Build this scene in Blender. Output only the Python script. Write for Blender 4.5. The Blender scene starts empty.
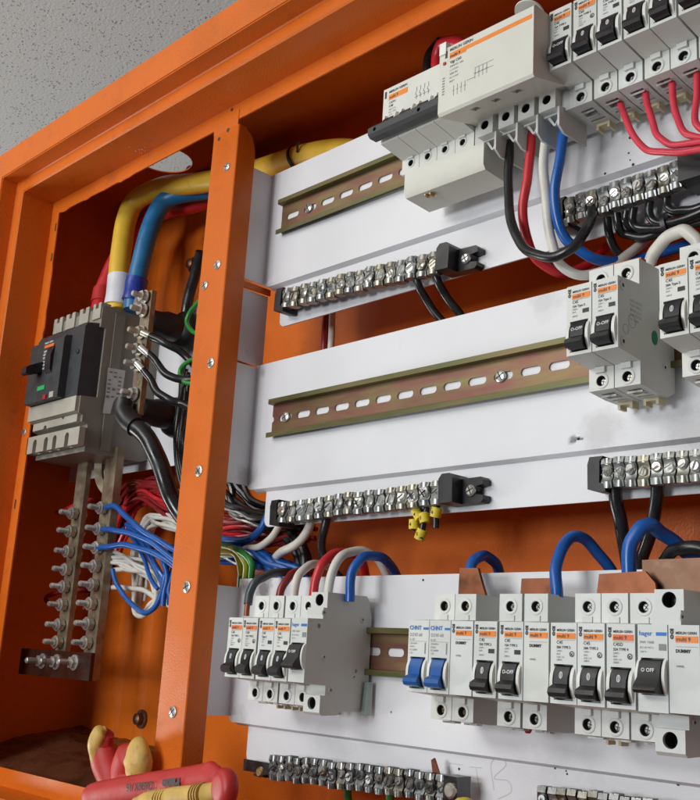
import bpy, bmesh, math, random
from mathutils import Vector, Matrix
random.seed(7)
S = 0.001                       # everything below is written in millimetres
sc = bpy.context.scene
COL = sc.collection

# ------------------------------------------------------------------ camera
F = 1035.42
CAM = Vector((467.0186, -577.4692, -4.7553))
RM = Matrix(((0.69827329, 0.7136045, 0.05641838), (-0.13578825, 0.20942975, -0.96834949), (-0.70283424, 0.66851163, 0.24313831)))
cam = bpy.data.cameras.new('camera'); co = bpy.data.objects.new('camera', cam); COL.objects.link(co)
cam.sensor_fit = 'VERTICAL'; cam.sensor_height = 24; cam.lens = 24 * F / 800
cam.clip_start = 0.01; cam.clip_end = 100
m3 = Matrix((RM[0], -RM[1], -RM[2])).transposed()
co.matrix_world = Matrix.Translation(CAM * S) @ m3.to_4x4()
sc.camera = co

def at(x, y, v, ax=1):
    """the world point (mm) seen at photo pixel x, y that lies in the plane axis = v"""
    d = RM.transposed() @ Vector(((x - 350) / F, (y - 400) / F, 1))
    return CAM + d * ((v - CAM[ax]) / d[ax])

# ------------------------------------------------------------------ materials
def mat(name, col, rough=0.5, metal=0.0, var=0.06, vscale=30, bump=0.0, bscale=400, spec=0.5, col2=None, c2scale=20, c2lo=.55, c2hi=.75, stretch=None, coat=0, rvar=0.12):
    m = bpy.data.materials.new(name); m.use_nodes = True
    nt = m.node_tree; N = nt.nodes; L = nt.links
    b = N['Principled BSDF']; b.inputs['Roughness'].default_value = rough; b.inputs['Metallic'].default_value = metal
    b.inputs['Specular IOR Level'].default_value = spec
    if coat: b.inputs['Coat Weight'].default_value = coat; b.inputs['Coat Roughness'].default_value = .25
    tc = N.new('ShaderNodeNewGeometry')
    vec = tc.outputs['Position']
    if stretch:
        mp = N.new('ShaderNodeMapping'); mp.inputs['Scale'].default_value = stretch
        L.new(vec, mp.inputs['Vector']); vec = mp.outputs['Vector']
    n = N.new('ShaderNodeTexNoise'); n.inputs['Scale'].default_value = vscale; n.inputs['Detail'].default_value = 5
    L.new(vec, n.inputs['Vector'])
    hsv = N.new('ShaderNodeHueSaturation')
    mr = N.new('ShaderNodeMapRange'); mr.inputs['From Min'].default_value = .3; mr.inputs['From Max'].default_value = .7
    mr.inputs['To Min'].default_value = 1 - var * 1.6; mr.inputs['To Max'].default_value = 1 + var
    L.new(n.outputs['Fac'], mr.inputs['Value']); L.new(mr.outputs['Result'], hsv.inputs['Value'])
    hsv.inputs['Color'].default_value = (*col, 1)
    if col2:
        n2 = N.new('ShaderNodeTexNoise'); n2.inputs['Scale'].default_value = c2scale; n2.inputs['Detail'].default_value = 6; n2.inputs['Roughness'].default_value = .65
        L.new(vec, n2.inputs['Vector'])
        r2 = N.new('ShaderNodeMapRange'); r2.inputs['From Min'].default_value = c2lo; r2.inputs['From Max'].default_value = c2hi
        L.new(n2.outputs['Fac'], r2.inputs['Value'])
        mx = N.new('ShaderNodeMix'); mx.data_type = 'RGBA'; mx.inputs[6].default_value = (*col, 1); mx.inputs[7].default_value = (*col2, 1)
        L.new(r2.outputs['Result'], mx.inputs[0]); L.new(mx.outputs[2], hsv.inputs['Color'])
    L.new(hsv.outputs['Color'], b.inputs['Base Color'])
    rr = N.new('ShaderNodeMapRange'); rr.inputs['From Min'].default_value = .3; rr.inputs['From Max'].default_value = .7
    rr.inputs['To Min'].default_value = max(.05, rough - rvar); rr.inputs['To Max'].default_value = min(1, rough + rvar)
    L.new(n.outputs['Fac'], rr.inputs['Value']); L.new(rr.outputs['Result'], b.inputs['Roughness'])
    if bump:
        nb = N.new('ShaderNodeTexNoise'); nb.inputs['Scale'].default_value = bscale; nb.inputs['Detail'].default_value = 3
        L.new(vec, nb.inputs['Vector'])
        bp = N.new('ShaderNodeBump'); bp.inputs['Strength'].default_value = bump; bp.inputs['Distance'].default_value = .001
        L.new(nb.outputs['Fac'], bp.inputs['Height']); L.new(bp.outputs['Normal'], b.inputs['Normal'])
    return m

M = {}
M['orange'] = mat('orange_paint', (.65, .140, .0095), .46, var=.07, vscale=9, bump=.32, bscale=650, spec=.32, rvar=.2, col2=(.48, .097, .010), c2scale=14, c2lo=.55, c2hi=.85)
M['white'] = mat('white_powder_coat', (.76, .765, .79), .45, var=.035, vscale=7, bump=.12, bscale=900, col2=(.5, .49, .5), c2scale=17, c2lo=.66, c2hi=.86)
M['greyed'] = mat('greyed_white_powder_coat', (.72, .72, .76), .55, var=.05, vscale=12, bump=.12, bscale=900, col2=(.33, .32, .32), c2scale=30, c2lo=.6, c2hi=.85)  # duller mottled white; carries the shade painted into the support sheet
M['plastic'] = mat('light_grey_breaker_plastic', (.66, .685, .665), .45, var=.02, vscale=60, bump=.05, bscale=2500)
M['plastic2'] = mat('pale_grey_breaker_plastic', (.58, .60, .585), .5, var=.03, vscale=40, bump=.08, bscale=2500)
M['cream'] = mat('cream_breaker_plastic', (.66, .655, .58), .42, var=.02, vscale=60, bump=.05, bscale=2500)
M['ear'] = mat('white_toggle_surround', (.78, .79, .75), .4, var=.02)
M['black'] = mat('black_plastic', (.013, .013, .014), .42, var=.2, vscale=80, bump=.1, bscale=1500)
M['charcoal'] = mat('charcoal_plastic', (.04, .043, .047), .5, var=.1, vscale=80, bump=.1, bscale=2500)
M['blueplastic'] = mat('blue_toggle_plastic', (.01, .095, .34), .35, var=.05)
M['mgrey'] = mat('warm_grey_moulded_plastic', (.25, .238, .2), .5, var=.06, vscale=50, bump=.15, bscale=2200)
M['mgrey2'] = mat('pale_warm_grey_plastic', (.42, .40, .335), .5, var=.06, vscale=50, bump=.1, bscale=2200)
M['hole'] = mat('recess_shade', (.03, .03, .03), .7)  # near-black colour stands in for the shade inside holes, slots and wells
M['steel'] = mat('zinc_plated_steel', (.60, .60, .57), .32, .72, var=.12, vscale=260, bump=.03, bscale=1400, rvar=.08)
M['terminal'] = mat('nickel_plated_terminal', (.36, .375, .37), .38, .85, var=.2, vscale=180, bump=.04, bscale=900, col2=(.32, .32, .29), c2scale=160, rvar=.12)
M['terminal_dark'] = mat('aged_grey_terminal', (.27, .28, .28), .36, .9, var=.25, vscale=180, bump=.05, bscale=900, rvar=.12)
M['tinned'] = mat('tinned_copper_bar', (.36, .30, .21), .42, .6, var=.14, vscale=60, bump=.06, bscale=700, col2=(.2, .145, .085), c2scale=70, c2lo=.45, c2hi=.7)
M['copper'] = mat('copper_sheet', (.27, .098, .05), .46, .85, var=.18, vscale=70, bump=.03, bscale=700, col2=(.25, .12, .07), c2scale=80)
M['dullcopper'] = mat('dull_brown_copper', (.20, .115, .075), .5, .9, var=.18, vscale=90, bump=.03, bscale=700, col2=(.25, .17, .12), c2scale=80)
M['brass'] = mat('brass_screw', (.6, .45, .2), .3, 1.0, var=.12, vscale=200)
M['board'] = mat('dark_brown_insulating_board', (.035, .012, .007), .3, var=.15, vscale=60)
M['beige'] = mat('beige_clip_plastic', (.62, .56, .36), .5, var=.04)
M['sticker'] = mat('white_sticker', (.68, .68, .66), .45, var=.06, vscale=90)
M['ostrip'] = mat('orange_print', (.85, .24, .02), .5, var=.05, vscale=200)
M['rstrip'] = mat('red_orange_print', (.8, .17, .035), .5, var=.05, vscale=200)
M['ink'] = mat('black_ink', (.03, .03, .03), .6, var=.1)
M['greyink'] = mat('grey_ink', (.24, .25, .25), .6, var=.1)
M['whiteink'] = mat('white_ink', (.7, .7, .7), .6, var=.05)
M['blueink'] = mat('blue_ink', (.015, .17, .55), .5, var=.05)
M['pencil'] = mat('pencil_line', (.58, .58, .6), .7, var=.1)
M['greenspot'] = mat('green_sticker', (.02, .22, .13), .5)
M['redspot'] = mat('red_plastic', (.5, .02, .02), .4)
M['greenlab'] = mat('green_label', (.02, .42, .12), .5)
M['w_red'] = mat('red_insulation', (.56, .022, .03), .34, var=.07, vscale=60, bump=.05, bscale=500)
M['w_pink'] = mat('crimson_insulation', (.66, .045, .075), .34, var=.06, vscale=60)
M['w_dred'] = mat('dark_red_insulation', (.22, .014, .016), .35, var=.07, vscale=60)
M['w_white'] = mat('white_insulation', (.68, .66, .6), .38, var=.08, vscale=60, col2=(.5, .47, .4), c2scale=60)
M['w_blue'] = mat('blue_insulation', (.009, .10, .40), .32, var=.07, vscale=60)
M['w_sky'] = mat('light_blue_insulation', (.015, .16, .36), .36, var=.08, vscale=60)
M['w_black'] = mat('black_insulation', (.016, .016, .017), .28, var=.15, vscale=60, bump=.06, bscale=400)
M['w_grey'] = mat('dark_grey_insulation', (.05, .06, .07), .35, var=.1, vscale=60)
M['w_yellow'] = mat('yellow_insulation', (.82, .52, .05), .4, var=.08, vscale=40, col2=(.5, .28, .03), c2scale=40)
M['w_green'] = mat('green_insulation', (.03, .25, .045), .34, var=.07)
M['w_yg'] = mat('yellow_green_insulation', (.42, .46, .03), .34, var=.07)
M['marker'] = mat('yellow_marker', (.72, .55, .03), .45)
M['tape_b'] = mat('blue_tape', (.012, .04, .32), .3, bump=.3, bscale=260)
M['tape_w'] = mat('white_tape', (.72, .74, .78), .42, bump=.3, bscale=260)
M['grip_red'] = mat('red_rubber_grip', (.48, .022, .018), .52, var=.08, vscale=40, bump=.15, bscale=300, col2=(.28, .03, .03), c2scale=50, c2lo=.6, c2hi=.85)
M['grip_yel'] = mat('yellow_rubber_grip', (.62, .40, .1), .5, var=.1, vscale=60, bump=.3, bscale=400, col2=(.25, .15, .06), c2scale=70, c2lo=.58, c2hi=.8)
M['darksteel'] = mat('dark_tool_steel', (.12, .12, .12), .35, 1.0, var=.2, vscale=80)
M['bag'] = mat('brown_plastic_film', (.10, .038, .018), .28, var=.3, vscale=30, bump=.5, bscale=30)
# zinc-chromate rail: olive with pinkish bands
def rail_mat():
    m = mat('yellow_passivated_zinc', (.105, .125, .04), .4, .45, var=.12, vscale=60, stretch=(.15, 1, 1), col2=(.2, .13, .06), c2scale=120, c2lo=.35, c2hi=.75)
    return m
M['rail'] = rail_mat()
M['railpink'] = mat('iridescent_zinc_web', (.22, .085, .07), .42, .45, var=.15, vscale=40, stretch=(.2, 1, 1.2), col2=(.22, .19, .07), c2scale=75, c2lo=.4, c2hi=.7)
def ceil_mat():
    m = bpy.data.materials.new('mineral_ceiling_tile'); m.use_nodes = True
    N = m.node_tree.nodes; L = m.node_tree.links; b = N['Principled BSDF']; b.inputs['Roughness'].default_value = .9
    g = N.new('ShaderNodeNewGeometry')
    wn = N.new('ShaderNodeTexNoise'); wn.inputs['Scale'].default_value = 60; wn.inputs['Detail'].default_value = 2
    L.new(g.outputs['Position'], wn.inputs['Vector'])
    va = N.new('ShaderNodeVectorMath'); va.operation = 'MULTIPLY_ADD'; va.inputs[1].default_value = (.012, .012, .012)
    L.new(wn.outputs['Color'], va.inputs[0]); L.new(g.outputs['Position'], va.inputs[2])
    v = N.new('ShaderNodeTexVoronoi'); v.inputs['Scale'].default_value = 135; v.inputs['Randomness'].default_value = 1
    L.new(va.outputs['Vector'], v.inputs['Vector'])
    n2 = N.new('ShaderNodeTexNoise'); n2.inputs['Scale'].default_value = 35
    L.new(g.outputs['Position'], n2.inputs['Vector'])
    th = N.new('ShaderNodeMapRange'); th.inputs['From Min'].default_value = .3; th.inputs['From Max'].default_value = .6
    th.inputs['To Min'].default_value = .06; th.inputs['To Max'].default_value = .25
    L.new(n2.outputs['Fac'], th.inputs['Value'])
    sb = N.new('ShaderNodeMath'); sb.operation = 'SUBTRACT'; L.new(v.outputs['Distance'], sb.inputs[0]); L.new(th.outputs['Result'], sb.inputs[1])
    r = N.new('ShaderNodeMapRange'); r.inputs['From Min'].default_value = -.03; r.inputs['From Max'].default_value = .06
    L.new(sb.outputs[0], r.inputs['Value'])
    mx = N.new('ShaderNodeMix'); mx.data_type = 'RGBA'; mx.inputs[6].default_value = (.50, .495, .475, 1); mx.inputs[7].default_value = (.68, .675, .65, 1)
    L.new(r.outputs['Result'], mx.inputs[0]); L.new(mx.outputs[2], b.inputs['Base Color'])
    n3 = N.new('ShaderNodeTexNoise'); n3.inputs['Scale'].default_value = 220; L.new(g.outputs['Position'], n3.inputs['Vector'])
    ad = N.new('ShaderNodeMath'); ad.operation = 'MULTIPLY_ADD'; ad.inputs[1].default_value = .35
    L.new(n3.outputs['Fac'], ad.inputs[0]); L.new(r.outputs['Result'], ad.inputs[2])
    bp = N.new('ShaderNodeBump'); bp.inputs['Strength'].default_value = .7; bp.inputs['Distance'].default_value = .003
    L.new(ad.outputs[0], bp.inputs['Height']); L.new(bp.outputs['Normal'], b.inputs['Normal'])
    return m
M['ceiling'] = ceil_mat()

def age(m, amt=.05, tint=(.62, .56, .40), tmax=.22, thr=0.0):
    """each object gets its own slight yellowing and tone"""
    N = m.node_tree.nodes; L = m.node_tree.links; b = N['Principled BSDF']
    src = b.inputs['Base Color'].links[0].from_socket
    oi = N.new('ShaderNodeObjectInfo'); mr = N.new('ShaderNodeMapRange'); mr.inputs['From Min'].default_value = thr; mr.inputs['To Max'].default_value = tmax
    L.new(oi.outputs['Random'], mr.inputs['Value'])
    mx = N.new('ShaderNodeMix'); mx.data_type = 'RGBA'; L.new(mr.outputs['Result'], mx.inputs[0]); L.new(src, mx.inputs[6]); mx.inputs[7].default_value = (*tint, 1)
    h = N.new('ShaderNodeHueSaturation'); m2 = N.new('ShaderNodeMath'); m2.operation = 'MULTIPLY_ADD'; m2.inputs[1].default_value = -amt * 2; m2.inputs[2].default_value = 1 + amt
    fr = N.new('ShaderNodeMath'); fr.operation = 'MULTIPLY'; fr.inputs[1].default_value = 7.31; L.new(oi.outputs['Random'], fr.inputs[0])
    f2 = N.new('ShaderNodeMath'); f2.operation = 'FRACT'; L.new(fr.outputs[0], f2.inputs[0]); L.new(f2.outputs[0], m2.inputs[0])
    L.new(m2.outputs[0], h.inputs['Value']); L.new(mx.outputs[2], h.inputs['Color']); L.new(h.outputs['Color'], b.inputs['Base Color'])
for k in ('plastic', 'plastic2', 'ear'): age(M[k])
age(M['terminal'], .16, (.42, .36, .22), .5, .45); age(M['steel'], .12, (.45, .38, .24), .55, .6); age(M['terminal_dark'], .2, (.3, .26, .18), .5, .5)
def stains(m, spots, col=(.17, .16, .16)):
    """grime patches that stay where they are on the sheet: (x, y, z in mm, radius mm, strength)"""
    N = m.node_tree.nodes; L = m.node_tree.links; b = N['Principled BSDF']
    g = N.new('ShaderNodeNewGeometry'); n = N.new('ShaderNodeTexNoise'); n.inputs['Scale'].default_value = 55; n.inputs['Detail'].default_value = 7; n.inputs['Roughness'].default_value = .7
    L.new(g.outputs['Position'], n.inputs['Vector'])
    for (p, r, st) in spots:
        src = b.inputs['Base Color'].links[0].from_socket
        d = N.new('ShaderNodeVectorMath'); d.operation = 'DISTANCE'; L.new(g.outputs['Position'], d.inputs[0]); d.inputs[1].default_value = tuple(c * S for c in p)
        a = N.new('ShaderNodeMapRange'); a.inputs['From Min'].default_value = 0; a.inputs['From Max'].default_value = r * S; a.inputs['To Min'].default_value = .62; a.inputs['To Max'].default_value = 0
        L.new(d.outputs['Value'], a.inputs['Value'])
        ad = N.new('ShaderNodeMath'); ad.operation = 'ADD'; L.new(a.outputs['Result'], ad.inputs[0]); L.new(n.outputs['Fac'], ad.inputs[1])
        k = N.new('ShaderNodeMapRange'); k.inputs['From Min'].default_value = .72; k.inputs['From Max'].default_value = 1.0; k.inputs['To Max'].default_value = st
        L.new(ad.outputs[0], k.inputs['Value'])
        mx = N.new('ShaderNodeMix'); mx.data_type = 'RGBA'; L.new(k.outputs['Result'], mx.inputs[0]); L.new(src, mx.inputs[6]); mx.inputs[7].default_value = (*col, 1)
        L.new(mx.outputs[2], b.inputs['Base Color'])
def W_(x, y, Yv=0): return tuple(at(x, y, Yv))
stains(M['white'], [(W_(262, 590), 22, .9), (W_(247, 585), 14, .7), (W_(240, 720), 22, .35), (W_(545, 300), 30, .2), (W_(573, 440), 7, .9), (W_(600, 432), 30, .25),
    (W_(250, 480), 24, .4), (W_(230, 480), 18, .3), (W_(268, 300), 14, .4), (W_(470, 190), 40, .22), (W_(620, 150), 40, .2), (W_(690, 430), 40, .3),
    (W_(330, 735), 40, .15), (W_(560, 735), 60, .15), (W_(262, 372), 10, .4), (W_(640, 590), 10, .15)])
def scuffs(m):
    """thin scratches and dull rubbed patches in the orange paint"""
    N = m.node_tree.nodes; L = m.node_tree.links; b = N['Principled BSDF']
    g = N.new('ShaderNodeNewGeometry')
    for (sc_, st, lo, hi, col, fac) in (((30, 30, 260), 3.0, .69, .73, (.80, .30, .12), .5), ((5, 5, 5), 9.0, .60, .80, (.30, .07, .02), .5), ((300, 60, 40), 2.0, .71, .75, (.25, .06, .02), .6)):
        mp = N.new('ShaderNodeMapping'); mp.inputs['Scale'].default_value = sc_; mp.inputs['Rotation'].default_value = (.3, .5, .2); L.new(g.outputs['Position'], mp.inputs['Vector'])
        n = N.new('ShaderNodeTexNoise'); n.inputs['Scale'].default_value = st; n.inputs['Detail'].default_value = 6; n.inputs['Roughness'].default_value = .6; L.new(mp.outputs['Vector'], n.inputs['Vector'])
        r = N.new('ShaderNodeMapRange'); r.inputs['From Min'].default_value = lo; r.inputs['From Max'].default_value = hi; r.inputs['To Max'].default_value = fac; L.new(n.outputs['Fac'], r.inputs['Value'])
        src = b.inputs['Base Color'].links[0].from_socket
        mx = N.new('ShaderNodeMix'); mx.data_type = 'RGBA'; L.new(r.outputs['Result'], mx.inputs[0]); L.new(src, mx.inputs[6]); mx.inputs[7].default_value = (*col, 1); L.new(mx.outputs[2], b.inputs['Base Color'])
scuffs(M['orange'])

# ------------------------------------------------------------------ mesh helpers (mm)
def BM(): return bmesh.new()
def xform(vs, mtx):
    for v in vs: v.co = mtx @ v.co
def box(bm, x0, x1, y0, y1, z0, z1):
    P = [(x, y, z) for x in (x0, x1) for y in (y0, y1) for z in (z0, z1)]
    v = [bm.verts.new(p) for p in P]
    for f in ((0, 1, 3, 2), (4, 6, 7, 5), (0, 4, 5, 1), (2, 3, 7, 6), (0, 2, 6, 4), (1, 5, 7, 3)): bm.faces.new([v[i] for i in f])
    return v
def prism(bm, pts, a0, a1, ax=0):
    """polygon pts in the plane normal to ax, extruded from a0 to a1"""
    def mk(p, a):
        return (a, p[0], p[1]) if ax == 0 else ((p[0], a, p[1]) if ax == 1 else (p[0], p[1], a))
    A = [bm.verts.new(mk(p, a0)) for p in pts]; Bv = [bm.verts.new(mk(p, a1)) for p in pts]
    n = len(pts); bm.faces.new(A[::-1]); bm.faces.new(Bv)
    for i in range(n): bm.faces.new((A[i], A[(i + 1) % n], Bv[(i + 1) % n], Bv[i]))
    return A + Bv
def frame_of(d):
    d = Vector(d).normalized(); u = d.cross(Vector((0, 0, 1)))
    if u.length < .05: u = d.cross(Vector((1, 0, 0)))
    u.normalize(); return d, u, d.cross(u)
def cyl(bm, p0, p1, r0, r1=None, n=20, ends=True):
    p0, p1 = Vector(p0), Vector(p1); r1 = r0 if r1 is None else r1
    d, u, w = frame_of(p1 - p0)
    A, Bv = [], []
    for i in range(n):
        a = 2 * math.pi * i / n; o = u * math.cos(a) + w * math.sin(a)
        A.append(bm.verts.new(p0 + o * r0)); Bv.append(bm.verts.new(p1 + o * r1))
    for i in range(n): bm.faces.new((A[i], A[(i + 1) % n], Bv[(i + 1) % n], Bv[i]))
    if ends: bm.faces.new(A[::-1]); bm.faces.new(Bv)
def lathe(bm, p, d, prof, n=24):
    """prof: (distance along d, radius)"""
    p = Vector(p); d, u, w = frame_of(d); rings = []
    for (t, r) in prof:
        rings.append([bm.verts.new(p + d * t + (u * math.cos(2 * math.pi * i / n) + w * math.sin(2 * math.pi * i / n)) * max(r, .02)) for i in range(n)])
    for a, b in zip(rings, rings[1:]):
        for i in range(n): bm.faces.new((a[i], a[(i + 1) % n], b[(i + 1) % n], b[i]))
    bm.faces.new(rings[0][::-1]); bm.faces.new(rings[-1])
def catmull(P, per=8):
    P = [Vector(p) for p in P]
    Q = [P[0] * 2 - P[1]] + P + [P[-1] * 2 - P[-2]]; out = []
    for i in range(1, len(Q) - 2):
        p0, p1, p2, p3 = Q[i - 1:i + 3]
        for k in range(per):
            t = k / per
            out.append(.5 * ((2 * p1) + (p2 - p0) * t + (2 * p0 - 5 * p1 + 4 * p2 - p3) * t * t + (3 * p1 - p0 - 3 * p2 + p3) * t ** 3))
    out.append(P[-1]); return out
def tube(bm, P, r, n=12, per=8, wob=0.0, rf=None):
    C = catmull(P, per) if len(P) > 2 else [Vector(p) for p in P]
    if wob:
        ph = [random.uniform(0, 6.28) for _ in range(3)]
        for i, c in enumerate(C):
            s = i * .35
            c += Vector((math.sin(s * 1.3 + ph[0]), math.sin(s + ph[1]), math.sin(s * 1.7 + ph[2]))) * wob
    T = [(C[min(i + 1, len(C) - 1)] - C[max(i - 1, 0)]).normalized() for i in range(len(C))]
    _, u, _ = frame_of(T[0]); rings = []
    for i, c in enumerate(C):
        u = (u - T[i] * u.dot(T[i])).normalized(); w = T[i].cross(u)
        rr = r if rf is None else r * rf(i / (len(C) - 1))
        rings.append([bm.verts.new(c + (u * math.cos(2 * math.pi * k / n) + w * math.sin(2 * math.pi * k / n)) * rr) for k in range(n)])
    for a, b in zip(rings, rings[1:]):
        for k in range(n): bm.faces.new((a[k], a[(k + 1) % n], b[(k + 1) % n], b[k]))
    bm.faces.new(rings[0][::-1]); bm.faces.new(rings[-1])
def bevel(bm, w, seg=2, ang=30):
    es = [e for e in bm.edges if len(e.link_faces) == 2 and e.calc_face_angle(0) > math.radians(ang)]
    if es: bmesh.ops.bevel(bm, geom=es, offset=w, segments=seg, profile=.6, affect='EDGES', clamp_overlap=True)
def mesh_of(bm, name, sharp=38):
    bmesh.ops.recalc_face_normals(bm, faces=bm.faces)
    for v in bm.verts: v.co *= S
    me = bpy.data.meshes.new(name); bm.to_mesh(me); bm.free()
    for p in me.polygons: p.use_smooth = True
    me.set_sharp_from_angle(angle=math.radians(sharp))
    return me
def obj(name, bm, m, parent=None, sharp=38):
    """one mesh object; coordinates are local to the parent (or to the scene, then re-centred on its base)"""
    off = Vector((0, 0, 0))
    if parent is None:
        xs = [v.co.copy() for v in bm.verts]
        off = Vector((sum(c.x for c in xs) / len(xs), sum(c.y for c in xs) / len(xs), min(c.z for c in xs)))
        for v in bm.verts: v.co -= off
    me = mesh_of(bm, name, sharp); me.materials.append(m)
    o = bpy.data.objects.new(name, me); COL.objects.link(o); o.location = off * S
    if parent: o.parent = parent
    return o
def tag(o, label=None, cat=None, group=None, kind=None):
    if label: o['label'] = label
    if cat: o['category'] = cat
    if group: o['group'] = group
    if kind: o['kind'] = kind
    return o
def thing(name, loc, label, cat, group=None):
    o = bpy.data.objects.new(name, None); COL.objects.link(o); o.location = Vector(loc) * S; o.empty_display_size = .01
    return tag(o, label, cat, group)
def boolcut(bm, cutter, name='tmp'):
    """subtract cutter bmesh from bm; returns a new bmesh"""
    out = []
    for b in (bm, cutter):
        bmesh.ops.recalc_face_normals(b, faces=b.faces)
        me = bpy.data.meshes.new(name); b.to_mesh(me); b.free()
        o = bpy.data.objects.new(name, me); COL.objects.link(o); out.append(o)
    md = out[0].modifiers.new('b', 'BOOLEAN'); md.operation = 'DIFFERENCE'; md.object = out[1]; md.solver = 'EXACT'
    dg = bpy.context.evaluated_depsgraph_get()
    me = bpy.data.meshes.new_from_object(out[0].evaluated_get(dg)); r = bmesh.new(); r.from_mesh(me)
    for o in out:
        d = o.data; bpy.data.objects.remove(o); bpy.data.meshes.remove(d)
    bpy.data.meshes.remove(me)
    return r
_txt = {}
def text(bm, s, x, z, size, y, align='LEFT', mtx=None, bold=0.0, sx=1.0):
    """writes s into bm on the plane Y=y facing -Y (mm); (x, z) is the baseline start"""
    key = (s, align, bold)
    if key not in _txt:
        cu = bpy.data.curves.new('t', 'FONT'); cu.body = s; cu.size = 1; cu.align_x = align; cu.resolution_u = 2; cu.offset = bold
        o = bpy.data.objects.new('t', cu); COL.objects.link(o)
        dg = bpy.context.evaluated_depsgraph_get()
        me = bpy.data.meshes.new_from_object(o.evaluated_get(dg))
        _txt[key] = ([tuple(v.co) for v in me.vertices], [tuple(p.vertices) for p in me.polygons])
        bpy.data.objects.remove(o); bpy.data.curves.remove(cu); bpy.data.meshes.remove(me)
    vs, fs = _txt[key]
    V = [Vector((x + c[0] * size * sx, y, z + c[1] * size)) for c in vs]
    if mtx is not None: V = [mtx @ v for v in V]
    V = [bm.verts.new(v) for v in V]
    for f in fs:
        try: bm.faces.new([V[i] for i in f])
        except ValueError: pass
def quad(bm, x0, x1, z0, z1, y, t=.12, mtx=None):
    v = box(bm, x0, x1, y - t, y + .02, z0, z1)
    if mtx is not None: xform(v, mtx)
def screw_bm(bm, p, d, r=3.4, h=1.6, slot='cross', shank=0, n=20, ang=0.0):
    """domed screw head with a cut slot made of raised halves"""
    p = Vector(p); d_, u, w = frame_of(d)
    R = Matrix.Rotation(ang, 3, d_); u = R @ u; w = R @ w
    lathe(bm, p - d_ * shank, d, [(0, r * .5 if shank else r), (shank, r * .5 if shank else r), (shank + .01, r), (shank + h * .55, r), (shank + h, r * .72)], n)
def slot_bm(bm, p, d, r, h, ang=0.0, cross=False):
    p = Vector(p); d_, u, w = frame_of(d); R = Matrix.Rotation(ang, 3, d_)
    for k in range(2 if cross else 1):
        uu = R @ (u if k == 0 else w); ww = d_.cross(uu)
        b = box(bm, -r * .8, r * .8, -.3, .08, -r * .1, r * .1)
        mt = Matrix((uu, d_, ww)).transposed()
        for v in b: v.co = mt @ v.co + p + d_ * h
def screw(parent, p, d, r=3.4, h=1.6, m='steel', cross=True, ang=0.3, name='screw', local=True):
    bm = BM(); screw_bm(bm, p, d, r, h)
    o = obj(name, bm, M[m], parent)
    b2 = BM(); slot_bm(b2, p, d, r, h, ang, cross); obj('screw_slot', b2, M['hole'], o)
    return o

# ------------------------------------------------------------------ ceiling (setting)
bm = BM()
ZC = 900
box(bm, -4200, 1700, -2400, 3500, ZC, ZC + 12)
tag(obj('ceiling', bm, M['ceiling']), 'white mineral fibre ceiling with small irregular pits', kind='structure')
# grid bar between the tiles
bm = BM(); box(bm, -1885, -1855, -2400, 3500, ZC - 4, ZC + 1); g1 = obj('ceiling_bar', bm, mat('ceiling_grid_paint', (.36, .36, .35), .6)); tag(g1, 'grey ceiling grid bar between the tiles', kind='structure')

# ------------------------------------------------------------------ cabinet
cab = thing('electrical_cabinet', (0, 60, -235), 'large open orange steel cabinet with folded front frame', 'electrical cabinet')
OFF = Vector((0, 60, -235))
def cpart(name, bm, m, parent=cab, sharp=38):
    if parent is cab:
        for v in bm.verts: v.co -= OFF
    return obj(name, bm, m, parent, sharp)
# opening edges and outward steps of the folded profile: (outward, y)
X0, X1, Z0, Z1 = -605.5, 560.0, -130.0, 488.5
PROF = [(0, -48.4), (0, -50), (17, -50), (17.4, -88.5), (19, -90), (31.5, -90), (32.5, -91), (33, -110), (66, -110), (67.5, -108.5), (67.5, 96), (66, 96), (66, -48.4)]
def ring(bm, prof, closed=True):
    R = []
    for (u, y) in prof:
        R.append([bm.verts.new(p) for p in ((X0 - u, y, Z0 - u), (X1 + u, y, Z0 - u), (X1 + u, y, Z1 + u), (X0 - u, y, Z1 + u))])
    n = len(R)
    for i in range(n if closed else n - 1):
        a, b = R[i], R[(i + 1) % n]
        for k in range(4): bm.faces.new((a[k], a[(k + 1) % 4], b[(k + 1) % 4], b[k]))
bm = BM(); ring(bm, PROF)
# round cable hole through the roof wall
cut = BM(); cyl(cut, (-507, 24, Z1 + 60), (-507, 24, Z1 + 74), 33, n=40)
bm = boolcut(bm, cut)
es = [e for e in bm.edges if len(e.link_faces) == 2 and e.calc_face_angle(0) > 1.0 and min(e.verts[0].co.y, e.verts[1].co.y) < -60]
bmesh.ops.bevel(bm, geom=es, offset=1.1, segments=2, affect='EDGES', clamp_overlap=True)
cpart('folded_frame', bm, M['orange'])
# torn, slightly ragged paint edge on the lip
bm = BM()
pts = [(-601, 0)]
x = -600
while x < -440:
    pts.append((x, random.uniform(.2, 2.6) * (1 if (x % 40) < 26 else .2))); x += random.uniform(5, 11)
pts.append((-440, 0))
prism(bm, [(a, Z1 + .2 - b) for a, b in pts] + [(-440, Z1 + 1), (-601, Z1 + 1)], -49.8, -48.6, 1)
pts = [(X0 - .3, 480)]
z = 475
while z > 330:
    pts.append((X0 + random.uniform(.2, 2.2) * (1 if 340 < z < 420 else .3), z)); z -= random.uniform(5, 11)
pts += [(X0 - .3, 330), (X0 - 1, 330), (X0 - 1, 480)]
prism(bm, pts, -49.8, -48.6, 1)
cpart('ragged_edge', bm, M['orange'])
bm = BM(); box(bm, X0 - 67, X1 + 67, 94.5, 96, Z0 - 67, Z1 + 67)
for xx, w in ((-612, 26), (-560, 22)):   # shallow pressed ribs
    prism(bm, [(xx, 94.8), (xx + 8, 92.4), (xx + w - 8, 92.4), (xx + w, 94.8)], Z0 - 40, Z1 + 50, 2)
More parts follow.
